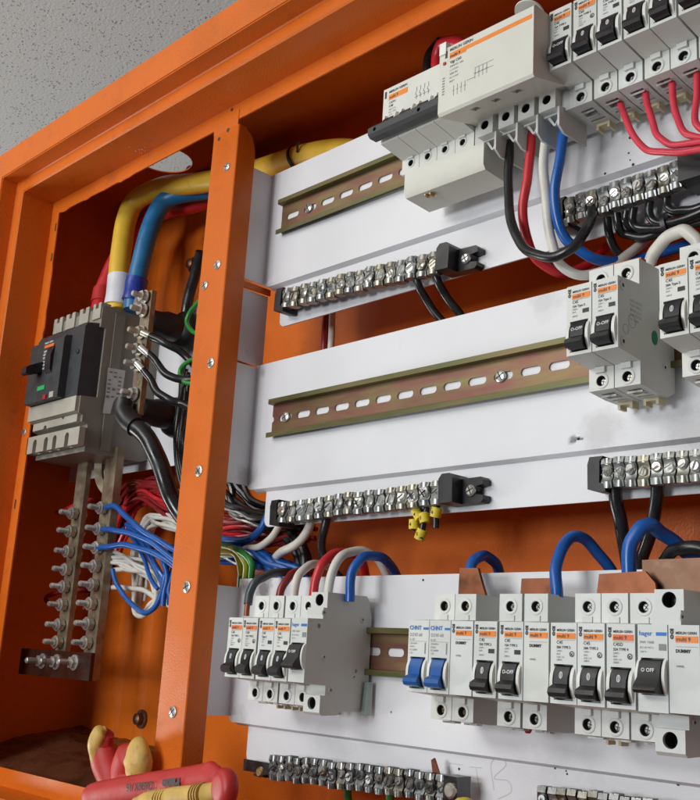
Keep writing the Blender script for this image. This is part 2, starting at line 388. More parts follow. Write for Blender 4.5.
bp_ = cpart('back_panel', bm, M['orange'])
# vertical post
PXL, PXR = -301.5, -261.5
bm = BM()
prism(bm, [(PXL, -49.4), (PXL, -30), (PXL + 1.6, -30), (PXL + 1.6, -48), (PXR - 1.6, -48), (PXR - 1.6, -28.5), (PXR, -28.5), (PXR, -49.8), (PXR - .8, -50.6), (PXL + .8, -50.6)], Z0 - 16, Z1 - 6, 2)
cut = BM(); prism(cut, [(-28, Z1 - 30), (-28, Z1), (-44, Z1), (-40, Z1 - 8), (-34, Z1 - 12), (-30.5, Z1 - 20)], PXR - 10, PXR + 5, 0)
bm = boolcut(bm, cut)
bevel(bm, .5, 2, 50)
post = cpart('post', bm, M['orange'])
bm = BM(); box(bm, PXL, PXR - 2, -50.5, -48.5, Z1 - 6.2, Z1 + 10)
cpart('post_flange', bm, M['orange'])
for (px, py, r) in ((217.5, 265, 4.6), (205, 285.5, 4.3), (211, 363, 4.6), (199, 471, 4.8), (187, 587, 5), (173, 712, 4.8), (227, 167, 4.3)):
    p = at(px, py, -50.6) - OFF
    screw(cab, p, (0, -1, 0), r, 1.3, ang=random.uniform(0, 3))
for (px, py, r) in ((228, 130, 2.2), (219, 139, 2.1), (231.5, 109.5, 1.5)):
    b = BM(); p = at(px, py, -50.7) - OFF; cyl(b, p, p + Vector((0, 1, 0)), r, n=16); obj('screw_hole', b, M['hole'], cab)
for (px, py) in ((55.5, 227), (51.5, 257), (40.5, 480), (15, 504)):
    b = BM(); p = at(px, py, -50.3) - OFF
    box(b, p.x - 1.3, p.x + 1.3, p.y, p.y + 1, p.z - 5, p.z + 5); obj('lip_slot', b, M['hole'], cab) if px != 40.5 else b.free()
for (px, py) in ((38, 348), (24.5, 432)):
    screw(cab, at(px, py, -50) - OFF, (0, -1, 0), 4.2, 1.3, ang=.7)
for (px, py) in ((142, 719), (194, 265)):
    b = BM(); p = at(px, py, 94) - OFF; lathe(b, p, (0, -1, 0), [(0, 10), (2, 10), (2.2, 6.5), (8, 6), (10, 3)], 24)
    obj('panel_bolt', b, M['dullcopper'], cab)

bm = BM()
for _ in range(16):
    p = at(random.gauss(146, 9), random.gauss(146, 3.5), -72)
    p = at(143 + random.gauss(0, 6), 150 + random.gauss(0, 3), Z1 + 16.7, 2) - OFF
    r = random.uniform(.25, .9); cyl(bm, p, p + Vector((0, 0, -.25)), r, r * .6, n=7)
obj('paint_chip', bm, M['sticker'], cab)

# ------------------------------------------------------------------ mounting plates
PX1 = 520
def rounded(x0, x1, z0, z1, r, corners):
    """rectangle outline with rounded corners; corners = set of 'bl','tl'"""
    P = []
    if 'bl' in corners:
        for k in range(7): a = math.pi + k / 6 * math.pi / 2; P.append((x0 + r + r * math.cos(a), z0 + r + r * math.sin(a)))
    else: P.append((x0, z0))
    P += [(x1, z0), (x1, z1)]
    if 'tl' in corners:
        for k in range(7): a = math.pi / 2 + k / 6 * math.pi / 2; P.append((x0 + r + r * math.cos(a), z1 - r + r * math.sin(a)))
    else: P.append((x0, z1))
    return P
def plate(z0, z1, lip, label, m='white', fz0=None, fz1=None):
    t = thing('mounting_plate', (0, 0, lip), label, 'mounting plate', 'white mounting plates')
    def part(name, bm, mm):
        for v in bm.verts: v.co.z -= lip
        return obj(name, bm, mm, t)
    bm = BM(); prism(bm, rounded(-268.2, PX1, z0 + .8, z1, 5, {'bl'}), 0, 1.5, 1)
    # lower edge folds back, then the lip hangs from it
    prism(bm, [(.3, z0 + .9), (5.45, z0 - 1.4), (6.9, z0 - 1.4), (1.6, z0 + 3)], -261, PX1, 0)
    bevel(bm, .5, 2, 60)
    part('face_sheet', bm, M[m])
    bm = BM(); prism(bm, rounded(-247, PX1, lip, z0 - 1.2, 7, {'bl'}), 5.4, 6.9, 1)
    bevel(bm, .4, 2, 60)
    part('lower_lip', bm, M[m])
    bm = BM(); box(bm, -269.6, -268.1, -28, 1.3, fz0 if fz0 is not None else z0 + 4, fz1 if fz1 is not None else z1)
    part('side_flange', bm, M['greyed' if z0 < 0 else 'white'])
    return t, part
P1, p1part = plate(332, 450, 291, 'top white mounting plate behind the wide cream breaker block', fz0=336, fz1=449)
P2, p2part = plate(138, 256, 105, 'middle white mounting plate carrying the long bare rail', fz0=143, fz1=254)
P3, p3part = plate(-62.5, 59.5, -93, 'lowest white mounting plate behind the long breaker row, pencilled letters on its lip', fz0=-57, fz1=52)
# support sheet between top and middle plates, its shade mixed into the grey colour
bm = BM(); box(bm, -270.5, -269, -28, 7, 256.5, 326)
obj_s = tag(obj('support_sheet', bm, M['greyed']), 'shaded grey support sheet beside the post between top and middle plates', 'support sheet')
bm = BM(); box(bm, -268.5, -266.9, -26, 8, 327, 333)
o = tag(obj('angle_bracket', bm, M['orange']), 'narrow orange angle bracket under the top plate next to the post', 'bracket')
# pencilled letters on the lowest lip and small marks
bm = BM()
def stroke(bm, pts, Y, w=.32):
    P = [at(x, y, Y) for x, y in pts]
    C = catmull(P, 6) if len(P) > 2 else P
    for a, b in zip(C, C[1:]):
        d = (b - a); 
        if d.length < 1e-4: continue
        n = Vector((-d.z, 0, d.x)).normalized() * w
        v = [bm.verts.new(q) for q in (a - n, b - n, b + n, a + n)]; bm.faces.new(v)
    return bm
YL = 5.3
for pts in ([(450, 797), (449, 762)], [(449, 763), (463, 765)], [(449, 777), (462, 778)], [(470, 767), (482, 768)], [(476, 768), (480, 795)],
            [(494, 790), (491, 764), (500, 758), (506, 765), (494, 778), (508, 781), (511, 792), (498, 799)]):
    stroke(bm, pts, YL)
for v in bm.verts: v.co.z += 93
obj('pencil_letters', bm, M['pencil'], P3)
bm = BM()
for (x, y, Yv, r) in ((629.5, 287, -.3, .9),):
    pass
for (px, py) in ((577, 438), (573, 441), (580, 439)):
    p = at(px, py, -.25); c = box(bm, p.x - 2.2, p.x + 2.2, p.y, p.y + .1, p.z - .5 - random.random(), p.z + .8)
for (px, py) in ((630, 137), (628.5, 153), (633, 164), (605, 173), (630, 159), (588, 408)):
    pass
for v in bm.verts: v.co.z -= 105
obj('scuff_mark', bm, M['greyink'], P2)
bm = BM()
for (px, py, r) in ((630, 137.5, 1.2), (628.5, 153, .7), (633, 164.5, 1.1), (605, 173.5, .9), (630, 160, .6), (386, 169, .5)):
    p = at(px, py, -.25); cyl(bm, p, p + Vector((0, .2, 0)), r, n=10)
for v in bm.verts: v.co.z -= 291
obj('speck', bm, M['ink'], P1)
bm = BM()
for (px, py, r, Yv) in ((555, 768, .8, YL), (566, 771, .6, YL), (678, 784, 1.1, YL), (567, 774, .7, YL), (459, 769, .9, YL), (423, 580, .9, -.2), (391, 712, .6, -.2)):
    p = at(px, py, Yv - .1); cyl(bm, p, p + Vector((0, .2, 0)), r, n=10)
for v in bm.verts: v.co.z += 93
obj('speck', bm, M['ink'], P3)

# ------------------------------------------------------------------ rails
def rail(x0, x1, zc, phase, label, screws):
    t = thing('din_rail', ((x0 + x1) / 2, 0, zc), label, 'mounting rail', 'slotted steel mounting rails')
    ox = (x0 + x1) / 2; a, b = x0 - ox, x1 - ox
    bm = BM(); box(bm, a, b, -1.6, -.25, -13.2, 13.2)
    cut = BM(); n0 = math.ceil((x0 - phase) / 24.1) - 1; k = n0
    while phase + k * 24.1 < x1 + 12:
        cx = phase + k * 24.1 - ox
        P = []
        for i in range(9): an = -math.pi / 2 + math.pi * i / 8; P.append((cx + 5.6 + 3 * math.cos(an), 3 * math.sin(an)))
        for i in range(9): an = math.pi / 2 + math.pi * i / 8; P.append((cx - 5.6 + 3 * math.cos(an), 3 * math.sin(an)))
        prism(cut, P, -3, 1, 1); k += 1
    bm = boolcut(bm, cut); web = obj('rail_web', bm, M['railpink'], t)
    for s, nm in ((1, 'rail_flange'), (-1, 'rail_flange')):
        bm = BM()
        prism(bm, [(-.3, 13 * s), (-.3, 14.2 * s), (-6.6, 14.2 * s), (-6.6, 17.5 * s), (-7.8, 17.5 * s), (-7.8, 13.4 * s), (-7.0, 13 * s)], a, b, 0)
        bevel(bm, .35, 2, 50)
        obj(nm, bm, M['rail'], t)
    for sx in screws: screw(t, (sx - ox, -1.6, 0), (0, -1, 0), 4.6, 2.2, ang=.5)
    return t
rail(-247, 330, 397.5, -231.3, 'olive slotted rail on the top plate running behind the cream breaker block', [-208, ])
rail(-238, 330, 200.3, -196.35, 'long bare olive and pink slotted rail across the middle plate', [-219, at(501.5, 370.5, -1.5).x])
rail(-188, 330, 2.5, at(396, 651.5, -1).x, 'short visible piece of slotted rail between breaker groups of the bottom row', [])

# ------------------------------------------------------------------ breakers
W = 17.7
def hexlever(bm, w, pts):
    prism(bm, pts, -w / 2, w / 2, 0)
def breaker_meshes():
    D = {}
    def body(prof, holes=True, w=W, toggle=True, hz=33.2, hr=3.3, pockets=True):
        bm = BM(); prism(bm, prof, -w / 2 + .12, w / 2 - .12, 0); bevel(bm, .55, 2, 25)
        cut = BM()
        if holes:
            for s in (1, -1): cyl(cut, (0, -60, hz * s), (0, -38, hz * s), hr, n=24)
        if pockets:
            for s in (1, -1): box(cut, -4.6, 4.6, -37, -27, 34.5 * s, 46 * s) ; 
            for s in (1, -1): box(cut, -5.5, 5.5, -23.5, -21.5, 38 * s, 46 * s)
        if toggle: box(cut, -6.4, 6.4, -72, -60, -20.2, -.6)
        if holes or pockets or toggle: bm = boolcut(bm, cut)
        else: cut.free()
        return bm
    nose = [(-68.5, -22.2), (-68.5, 22.4)]
    c60 = [(-3, -36), (-3, 36), (-12, 41), (-44, 41), (-44, 24.2)] + [(-68.5, 22.4), (-68.5, -22.2)] + [(-44, -24.6), (-44, -39), (-26, -40.5), (-12, -40.5)]
    D['body'] = mesh_of(body(c60), 'body')
    dum = [(-12, -22), (-12, 22.2), (-68.5, 22.4), (-68.5, -22.2)]
    D['blank'] = mesh_of(body(dum, False, toggle=False, pockets=False), 'body')
    hag = [(-3, -34), (-3, 27), (-7, 40), (-9, 42.5), (-50, 42.5), (-50, 31), (-53.5, 31), (-53.5, 23), (-68.2, 22.4), (-68.2, -22.6), (-47, -24), (-47, -31), (-51.5, -31), (-51.5, -43), (-49, -45), (-34, -44.5), (-30, -42), (-10, -42)]
    bm = BM(); prism(bm, hag, -W / 2 + .1, W / 2 - .1, 0); bevel(bm, .5, 2, 25)
    cut = BM(); cyl(cut, (0, -60, 36.8), (0, -38, 36.8), 4.4, n=24); cyl(cut, (0, -60, -36.8), (0, -38, -36.8), 4.4, n=24)
    box(cut, -7, 7, -72, -60, -14, 5); cyl(cut, (W / 2 - 1.5, -57, 17.5), (W / 2 + 2, -57, 17.5), 1.7, n=16)
    cyl(cut, (W / 2 - 1.5, -17, -13), (W / 2 + 2, -17, -13), 1.5, n=16)
    bm = boolcut(bm, cut)
    D['switch'] = mesh_of(bm, 'body')
    # terminal ring, moulded tab, screw in a well lined dark to stand for shade; one set above, one below
    for s, sfx in ((1, 'T'), (-1, 'B')):
        bm = BM(); r = 3.3; p = Vector((0, -44, 33.2 * s)); n = 28; Rr = []
        for rr, yy in ((r, 0.3), (r, -.45), (r + .5, -.65), (r + 1.35, -.65), (r + 1.8, -.4), (r + 1.8, .3)):
            Rr.append([bm.verts.new(p + Vector((rr * math.cos(2 * math.pi * i / n), yy, rr * math.sin(2 * math.pi * i / n)))) for i in range(n)])
        for a, b in zip(Rr, Rr[1:]):
            for i in range(n): bm.faces.new((a[i], a[(i + 1) % n], b[(i + 1) % n], b[i]))
        D['ring' + sfx] = mesh_of(bm, 'terminal_ring')
        bm = BM()
        if s < 0: box(bm, -3.4, 3.4, -46.2, -43.6, -28.2, -24.6)
        else: box(bm, -3.4, 3.4, -44.8, -43.6, 24.2, 27.6)
        bevel(bm, .4); D['tab' + sfx] = mesh_of(bm, 'moulded_tab')
        p = Vector((0, -40.2, 33.2 * s)); a = random.uniform(0, 3)
        bm = BM(); screw_bm(bm, p, (0, -1, 0), 2.35, 1.2); D['tscrew' + sfx] = mesh_of(bm, 'terminal_screw')
        bm = BM(); slot_bm(bm, p, (0, -1, 0), 2.35, 1.2, a, True); D['tslot' + sfx] = mesh_of(bm, 'screw_slot')
        bm = BM(); cyl(bm, p + Vector((0, .5, 0)), p + Vector((0, .2, 0)), 3.25, n=24); cyl(bm, p + Vector((0, .3, 0)), p + Vector((0, -3.6, 0)), 3.22, n=24, ends=False)
        D['well' + sfx] = mesh_of(bm, 'well_shade')
    # toggle surround: one thin ear each side
    for nm, x0, x1 in (('earL', -7.7, -5.7), ('earR', 5.7, 7.7)):
        bm = BM(); P = []
        for i in range(15):
            a = math.pi / 2 + math.pi * i / 14; P.append((-66.5 + 4.6 * math.cos(a), -10.6 + 9.2 * math.sin(a)))
        prism(bm, P, x0, x1, 0); bevel(bm, .5, 2, 60)
        D[nm] = mesh_of(bm, 'toggle_surround')
    # rocker toggle, lever down
    bm = BM()
    P = [(-62, -1.6), (-67, -1.2), (-69.4, -2), (-70.6, -4.6), (-71.2, -7.6), (-71.7, -11.4), (-75.2, -13.8), (-75.8, -16.2), (-74.6, -18.2), (-71, -19.2), (-66, -19.4), (-62, -18.8)]
    prism(bm, P, -5.1, 5.1, 0)
    for v in bm.verts:                         # waist above, flare at the lever
        k = 1.0 + (.16 if v.co.y < -73 else 0) - (.12 if -12 < v.co.z < -5 else 0)
        v.co.x *= k
    bevel(bm, .55, 2, 25)
    D['toggle'] = mesh_of(bm, 'toggle')
    bm = BM()
    P = [(-60, 4), (-68, 4.3), (-71, 3), (-72.6, -1), (-73.4, -5), (-77.4, -9.4), (-78.2, -11.5), (-77, -13), (-72, -13.4), (-60, -13)]
    prism(bm, P, -6.4, 6.4, 0); bevel(bm, .6, 2, 25)
    D['bigtoggle'] = mesh_of(bm, 'toggle')
    for nm, x0, x1 in (('bigearL', -8.4, -6.7), ('bigearR', 6.7, 8.4)):
        bm = BM(); P = []
        for i in range(15):
            a = math.pi / 2 + math.pi * i / 14; P.append((-66.5 + 5.2 * math.cos(a), -4.5 + 9.6 * math.sin(a)))
        prism(bm, P, x0, x1, 0); bevel(bm, .5, 2, 60)
        D[nm] = mesh_of(bm, 'toggle_surround')
    # DIN clip below
    bm = BM(); cutc = BM(); prism(bm, [(-5.2, -39.5), (-5.2, -45), (-3.4, -45), (-3.4, -42.4), (3.4, -42.4), (3.4, -45), (5.2, -45), (5.2, -39.5)], -17, -9, 1); bevel(bm, .3); cutc.free()
    D['clip'] = mesh_of(bm, 'rail_clip')
    bm = BM(); box(bm, -4.4, 4.4, -30, -28.8, -41.4, -40.2); box(bm, -5.5, 5.0, -35.6, -34.9, -41.2, -40.1); 
    D['pocket'] = mesh_of(bm, 'terminal_bridge')
    # side features visible on an end breaker
    x = W / 2
    for k, (y, z, r) in enumerate(((-63, 17.5, 2.4), (-63, -17.5, 2.4), (-15, -22, 2.2))):
        bm = BM(); n = 20; c = Vector((x, y, z)); Rr = []
        for rr, xx in ((.05, .12), (r * .55, .12), (r * .55, .35), (r, .45), (r * 1.25, .1)):
            Rr.append([bm.verts.new(c + Vector((xx, rr * math.cos(2 * math.pi * i / n), rr * math.sin(2 * math.pi * i / n)))) for i in range(n)])
        for a, b in zip(Rr, Rr[1:]):
            for i in range(n): bm.faces.new((a[i], a[(i + 1) % n], b[(i + 1) % n], b[i]))
        D['rivet%d' % k] = mesh_of(bm, 'side_rivet')
        bm = BM(); cyl(bm, (x, y, z), (x + .2, y, z), r * .5, n=14); D['rcore%d' % k] = mesh_of(bm, 'rivet_core')
    return D
D = breaker_meshes()
def addmesh(name, me, m, parent, ck=True):
    if m is not None and not me.materials: me.materials.append(m)
    if m is not None and me.materials[0] != m:
        me = me.copy(); me.materials[0] = m
    o = bpy.data.objects.new(name, me); COL.objects.link(o); o.parent = parent
    return o
_labelcache = {}
YF = -68.72
def face_print(kind):
    """returns dict of meshes for the printed front of one kind"""
    if kind in _labelcache: return _labelcache[kind]
    R = {}
    ink = BM(); strip = BM(); grey = BM()
    style, rating, strip_m, foot = kind
    if style in ('mg', 'dummy'):
        # small upright emblem, maker's name, coloured strip, series
        for dz in (0, 2.5):
            n = 14; c = Vector((-6.7, YF, 16.2 + dz)); ro, ri = 1.25, .5
            A = [ink.verts.new(c + Vector((ro * .8 * math.cos(2 * math.pi * i / n), 0, ro * math.sin(2 * math.pi * i / n)))) for i in range(n)]
            Bq = [ink.verts.new(c + Vector((ri * .6 * math.cos(2 * math.pi * i / n), 0, ri * math.sin(2 * math.pi * i / n)))) for i in range(n)]
            for i in range(n): ink.faces.new((A[i], A[(i + 1) % n], Bq[(i + 1) % n], Bq[i]))
        quad(ink, -7.8, -5.7, 19.6, 20.4, YF + .1)
        text(ink, 'MERLIN GERIN', -4.6, 17.6, 1.95, YF, bold=.02, sx=.93)
        quad(strip, -4.8, 7.9, 13.4, 16.7, YF + .12)
        text(ink, 'multi 9', -4.3, 14.1, 2.9, YF - .06, bold=.02)
    if style == 'mg':
        text(ink, rating[0], -4.7, 10.6, 2.5, YF, bold=.01)
        text(ink, rating[1], -4.7, 8.1, 2.1 if len(rating[1]) < 10 else 2.0, YF, bold=.022, sx=.95)
        text(grey, '240V~', -4.7, 6.2, 1.6, YF); text(grey, '6kA', -4.7, 4.5, 1.6, YF)
        if rating[2] == 'box':
            v = quad(ink, 2.6, 7.0, 3.6, 6.2, YF + .1); quad(strip, 0, .01, 0, .01, YF + 3)
        else:
            n = 16; c = Vector((5.6, YF, 5.2))
            for rr, ri in ((1.6, 1.15),):
                A = [ink.verts.new(c + Vector((rr * math.cos(2 * math.pi * i / n), 0, rr * math.sin(2 * math.pi * i / n)))) for i in range(n)]
                Bq = [ink.verts.new(c + Vector((ri * math.cos(2 * math.pi * i / n), 0, ri * math.sin(2 * math.pi * i / n)))) for i in range(n)]
                for i in range(n): ink.faces.new((A[i], A[(i + 1) % n], Bq[(i + 1) % n], Bq[i]))
            text(ink, 'x', 4.6, 4.2, 3.2, YF, bold=.02)
            text(grey, 'SABS 156', -4.7, 2.9, 1.35, YF)
        text(grey, foot, -4.7, 1.9 if rating[2] == 'box' else 1.3, 1.5, YF, bold=.01)
        quad(grey, -4.7, 7.6, 12.7, 12.85, YF + .1)
    elif style == 'dummy':
        quad(grey, -4.7, 7.6, 11.2, 11.35, YF + .1)
        text(ink, 'DUMMY', -4.7, 8.3, 2.3, YF, bold=.05)
        text(grey, '14900L', -4.7, .8, 1.6, YF, bold=.01)
    elif style == 'chnt':
        text(strip, 'CHNT', -7.9, 16.4, 3.6, YF, bold=.03); quad(strip, 4.0, 8.4, 16.5, 17.9, YF + .1)
        text(grey, 'DZ47-60', -7.4, 12.2, 3.0, YF, sx=.95); text(grey, 'In 20', -7.4, 9.6, 2.0, YF)
        for i, s in enumerate(('230/400V~', '6000A', 'IEC60898', 'C20')): text(grey, s, -7.2, 7.2 - i * 2.0, 1.6, YF)
        quad(grey, 5.6, 6.4, 1.5, 8.4, YF + .1)
        quad(grey, -7.6, 7.6, 9.05, 9.2, YF + .1)
    elif style == 'switch':
        text(strip, 'hager', -7.9, 16.6, 3.5, YF + .3, bold=.015); quad(strip, 2.2, 8.2, 16.6, 18.4, YF + .4)
        text(grey, 'MW 106B', -7.4, 12.4, 2.0, YF + .3); text(grey, 'IEC 60 947-3', -7.4, 9.8, 1.5, YF + .3); text(grey, '240 V~', -7.4, 7.6, 1.5, YF + .3)
        quad(grey, 3.8, 8.0, 9.0, 12.4, YF + .4)
    for nm, b in (('ink', ink), ('strip', strip), ('grey', grey)):
        R[nm] = mesh_of(b, nm) if len(b.verts) else (b.free() or None)
    tg = BM()
    _labelcache[kind] = R
    return R
_tt = {}
def toggle_text(s):
    if s not in _tt:
        b = BM()
        # the printed curve of the toggle, tilted with its face
        mt = Matrix.Translation((0, -70.95, -6.6)) @ Matrix.Rotation(math.radians(-9), 4, 'X')
        if s == 'O-OFF': text(b, s, 0, -1.0, 3.0, -.25, 'CENTER', mt, bold=.02, sx=.95)
        else:
            n = 18
            A = [b.verts.new(mt @ Vector((1.15 * math.cos(2 * math.pi * i / n), -.25, 2.0 * math.sin(2 * math.pi * i / n)))) for i in range(n)]
            Bq = [b.verts.new(mt @ Vector((.7 * math.cos(2 * math.pi * i / n), -.25, 1.5 * math.sin(2 * math.pi * i / n)))) for i in range(n)]
            for i in range(n): b.faces.new((A[i], A[(i + 1) % n], Bq[(i + 1) % n], Bq[i]))
            quad(b, -.25, .25, -1.2, 1.2, -.2, .1, mt)
        _tt[s] = mesh_of(b, 'toggle_print')
    return _tt[s]
def breaker(x, zc, style, label, group, rating=('C60', '20A TYPE 2', 'x'), foot='24015', strip='ostrip', tprint='O', clip=True, dz=0, end=False, body='plastic'):
    """x = left edge of the nose on the plate; a one-module breaker"""
    loc = (x + W / 2, 0, zc + dz)
    cat = {'mg': 'circuit breaker', 'chnt': 'circuit breaker', 'dummy': 'blanking module', 'switch': 'isolator switch'}[style]
    nm = {'mg': 'circuit_breaker', 'chnt': 'circuit_breaker', 'dummy': 'blank_module', 'switch': 'isolator_switch'}[style]
    t = thing(nm, loc, label, cat, group)
    bk = {'mg': 'body', 'chnt': 'body', 'dummy': 'blank', 'switch': 'switch'}[style]
    b = addmesh('body', D[bk], M[body], t)
    R = face_print((style, rating, strip, foot))
    if R['strip']: addmesh('colour_strip' if style in ('mg', 'dummy') else 'blue_print', R['strip'], M[strip], t)
    if R['ink']: addmesh('printed_text', R['ink'], M['ink'], t)
    if R['grey']: addmesh('fine_print', R['grey'], M['greyink'], t)
    if style in ('mg', 'chnt'):
        for q in 'TB':
            addmesh('terminal_ring', D['ring' + q], M[body], t); addmesh('moulded_tab', D['tab' + q], M[body], t); addmesh('well_shade', D['well' + q], M['hole'], t)
            s_ = addmesh('terminal_screw', D['tscrew' + q], M['brass' if style == 'chnt' else 'steel'], t); addmesh('screw_slot', D['tslot' + q], M['hole'], s_)
        for q in ('earL', 'earR'): addmesh('toggle_surround', D[q], M['ear'], t)
        tg = addmesh('toggle', D['toggle'], M['blueplastic' if style == 'chnt' else 'black'], t)
        if style == 'mg': addmesh('toggle_print', toggle_text(tprint), M['whiteink'], tg)
        if clip: addmesh('rail_clip', D['clip'], M['beige'], t)
        addmesh('terminal_bridge', D['pocket'], M['steel'], t)
        if end:
            for k in range(3): addmesh('side_rivet', D['rivet%d' % k], M[body], t); addmesh('rivet_core', D['rcore%d' % k], M['hole'], t)
    if style == 'switch':
        for q in ('bigearL', 'bigearR'): addmesh('toggle_surround', D[q], M['ear'], t)
        addmesh('toggle', D['bigtoggle'], M['black'], t)
        bm = BM(); text(bm, 'O OFF', 0, -2.2, 2.7, -73.7, 'CENTER', bold=.02); obj('toggle_print', bm, M['whiteink'], t)
        for s in (1, -1):
            bm = BM(); cyl(bm, (0, -40.5, 36.8 * s), (0, -39, 36.8 * s), 4.35, n=24); cyl(bm, (0, -40, 36.8 * s), (0, -49.3, 36.8 * s), 4.32, n=24, ends=False); obj('well_shade', bm, M['hole'], t)
            bm = BM(); lathe(bm, (0, -40.5, 36.8 * s), (0, -1, 0), [(0, 2.6), (1.4, 2.6), (2, 1.6)], 18); obj('terminal_screw', bm, M['darksteel'], t)
        if end:
            for (y, z, r) in ((-53, 27.5, 2.2), (-42, -27, 2.2), (-13, 25, 2.4), (-19, -17, 1.6), (-50.5, -4, 1.8)):
                bm = BM(); lathe(bm, (W / 2 - .4, y, z), (1, 0, 0), [(0, r), (.9, r), (1.1, r * .8), (1.0, r * .5)], 18); obj('side_rivet', bm, M[body], t)
                bm = BM(); cyl(bm, (W / 2, y, z), (W / 2 + .75, y, z), r * .42, n=12); obj('rivet_core', bm, M['darksteel'], t)
            bm = BM(); box(bm, W / 2 - .1, W / 2 + .12, -12, -10.5, -40, -24); obj('embossed_mark', bm, M['plastic2'], t)
    return t

GB = 'modular breakers of the bottom row'
Z4 = .3
# bottom row, left group
G4L = 'breakers of the left group in the bottom row'
breaker(-190.2, Z4, 'mg', 'leftmost breaker of the bottom row, red-orange strip, under the bare copper wire end', G4L, ('C60', '15A TYPE 2', 'o'), '24014', 'rstrip', dz=-.6)
breaker(-172.3, Z4, 'mg', 'second breaker from the left in the bottom row, red-orange strip', G4L, ('C60', '15A TYPE 2', 'o'), '24014', 'rstrip', dz=-.6)
breaker(-152.8, Z4, 'mg', 'third breaker from the left in the bottom row, yellow-orange strip and black icon', G4L, ('C45', 'Type 2', 'box'), '25014', dz=-.6)
breaker(-134.9, Z4, 'mg', 'fourth breaker from the left, touching the isolator with the broad grey side', G4L, ('C45', 'Type 2', 'box'), '25014', dz=-.6)
breaker(-116.6, Z4, 'switch', 'grey isolator switch with broad bare side, left of the short rail gap', G4L, strip='blueink', end=True, body='plastic2')
# bottom row, right group
breaker(-.1, Z4, 'chnt', 'left one of the two breakers with blue toggles', GB, strip='blueink', clip=False)
breaker(17.8, Z4, 'chnt', 'right one of the two breakers with blue toggles, beside a blank module', GB, strip='blueink', clip=False)
breaker(35.8, Z4, 'dummy', 'blank module marked DUMMY directly right of the blue toggles', GB)
breaker(54.3, Z4, 'mg', 'breaker right of the first blank module, oval mark on its black toggle', GB, ('C45', '15A TYPE 2', 'box'), '22014', clip=False)
breaker(73.6, Z4, 'mg', 'breaker with OFF on its black toggle, left of the middle blank module', GB, ('C45', '15A TYPE 2', 'box'), '24013', tprint='O-OFF', clip=False)
breaker(91.7, Z4, 'dummy', 'blank module marked DUMMY in the middle, red wire tip below it', GB)
breaker(110.6, Z4, 'mg', 'breaker marked 20A TYPE 2 right of the middle blank module', GB, ('C45', '20A TYPE 2', 'x'), '24015')
breaker(128.6, Z4, 'mg', 'breaker marked 20A TYPE 2 under the left end of the long copper strip', GB, ('C45', '20A TYPE 2', 'x'), '24015', clip=False)
breaker(147.4, Z4, 'mg', 'breaker marked 32A TYPE 4 with red-orange strip, left of the blue-lettered isolator', GB, ('C45D', '32A TYPE 4', 'o'), '24621', 'rstrip', clip=False)
breaker(166.3, Z4, 'switch', 'isolator switch with blue lettering and large black toggle at bottom right', GB, strip='blueink', end=True)
breaker(184.6, Z4, 'dummy', 'blank module marked DUMMY at the right edge of the picture', GB)
breaker(203.0, Z4, 'mg', 'breaker cut off by the right edge in the bottom row', GB, ('C45', '20A TYPE 2', 'x'), '24015')
# middle row
G2 = 'breakers of the middle row'
breaker(120.2, 203.3, 'mg', 'left breaker of the lone pair on the middle rail', G2, ('C45', '15A Type 2', 'box'), '24013', tprint='O-OFF')
bE = breaker(138.3, 203.3, 'mg', 'right breaker of the middle pair, green dot sticker on its bare side', G2, ('C45', '15A Type 2', 'box'), '24013', tprint='O-OFF', end=True)
p = Vector((W / 2 + .02, -27, -6))
bm = BM(); cyl(bm, p, p + Vector((.25, 0, 0)), 4.6, n=28); xform(bm.verts, Matrix.Translation(p) @ Matrix.Scale(.72, 4, (0, 1, 0)) @ Matrix.Translation(-p)); obj('green_sticker', bm, M['greenspot'], bE)
bm = BM()
ms = Matrix(((0, -1, 0, W / 2 + .05), (1, 0, 0, 0), (0, 0, 1, 0), (0, 0, 0, 1)))   # print on the side: x->y
for i in range(5): text(bm, ('MCB LAB TEST', 'INLET SUPPLY', 'BREAK LOAD', 'TYPE TESTED', 'IEC 60898')[i], -55, 10 - i * 3, 2.2, 0, mtx=ms)
n = 30
for c0, rr in (((-53, -2.5), 4.2), ((-60, -9), 3.2)):
    for r in (rr,):
        A = [bm.verts.new((W / 2 + .08, c0[0] + r * math.cos(2 * math.pi * i / n), c0[1] + r * math.sin(2 * math.pi * i / n))) for i in range(n)]
        Bq = [bm.verts.new((W / 2 + .08, c0[0] + (r - .4) * math.cos(2 * math.pi * i / n), c0[1] + (r - .4) * math.sin(2 * math.pi * i / n))) for i in range(n)]
        for i in range(n): bm.faces.new((A[i], A[(i + 1) % n], Bq[(i + 1) % n], Bq[i]))
obj('embossed_print', bm, mat('embossed_grey', (.42, .43, .43), .5), bE)
breaker(182.8, 203.0, 'mg', 'first breaker of the right-hand pair on the middle rail, oval toggle mark', G2, ('C45', '20A Type 2', 'box'), '24015')
breaker(201.0, 203.0, 'mg', 'breaker on the middle rail cut off by the right edge', G2, ('C45', '15A Type 2', 'box'), '24013')
# top row
G1 = 'breakers of the top row with red wires'
Z1R = 403.8
breaker(104.9, Z1R, 'mg', 'breaker with OFF on its toggle, touching the cream block in the top row', G1, ('C45', '15A TYPE 2', 'box'), '24014', tprint='O-OFF')
xs = (124.0, 142.4, 161.4, 179.6, 198.6, 217.0)
lb = ('top row breaker holding the leftmost crimson wire', 'top row breaker holding the second crimson wire from the left', 'top row breaker holding the third crimson wire from the left',
      'top row breaker holding the fourth crimson wire from the left', 'top row breaker second from the right edge', 'top row breaker cut off by the right edge')
for i, x in enumerate(xs):
    breaker(x, Z1R, 'mg', lb[i], G1, ('C60', '20A TYPE 2' if i % 2 == 0 else '15A TYPE 2', 'x' if i % 2 == 0 else 'box'), '24015')

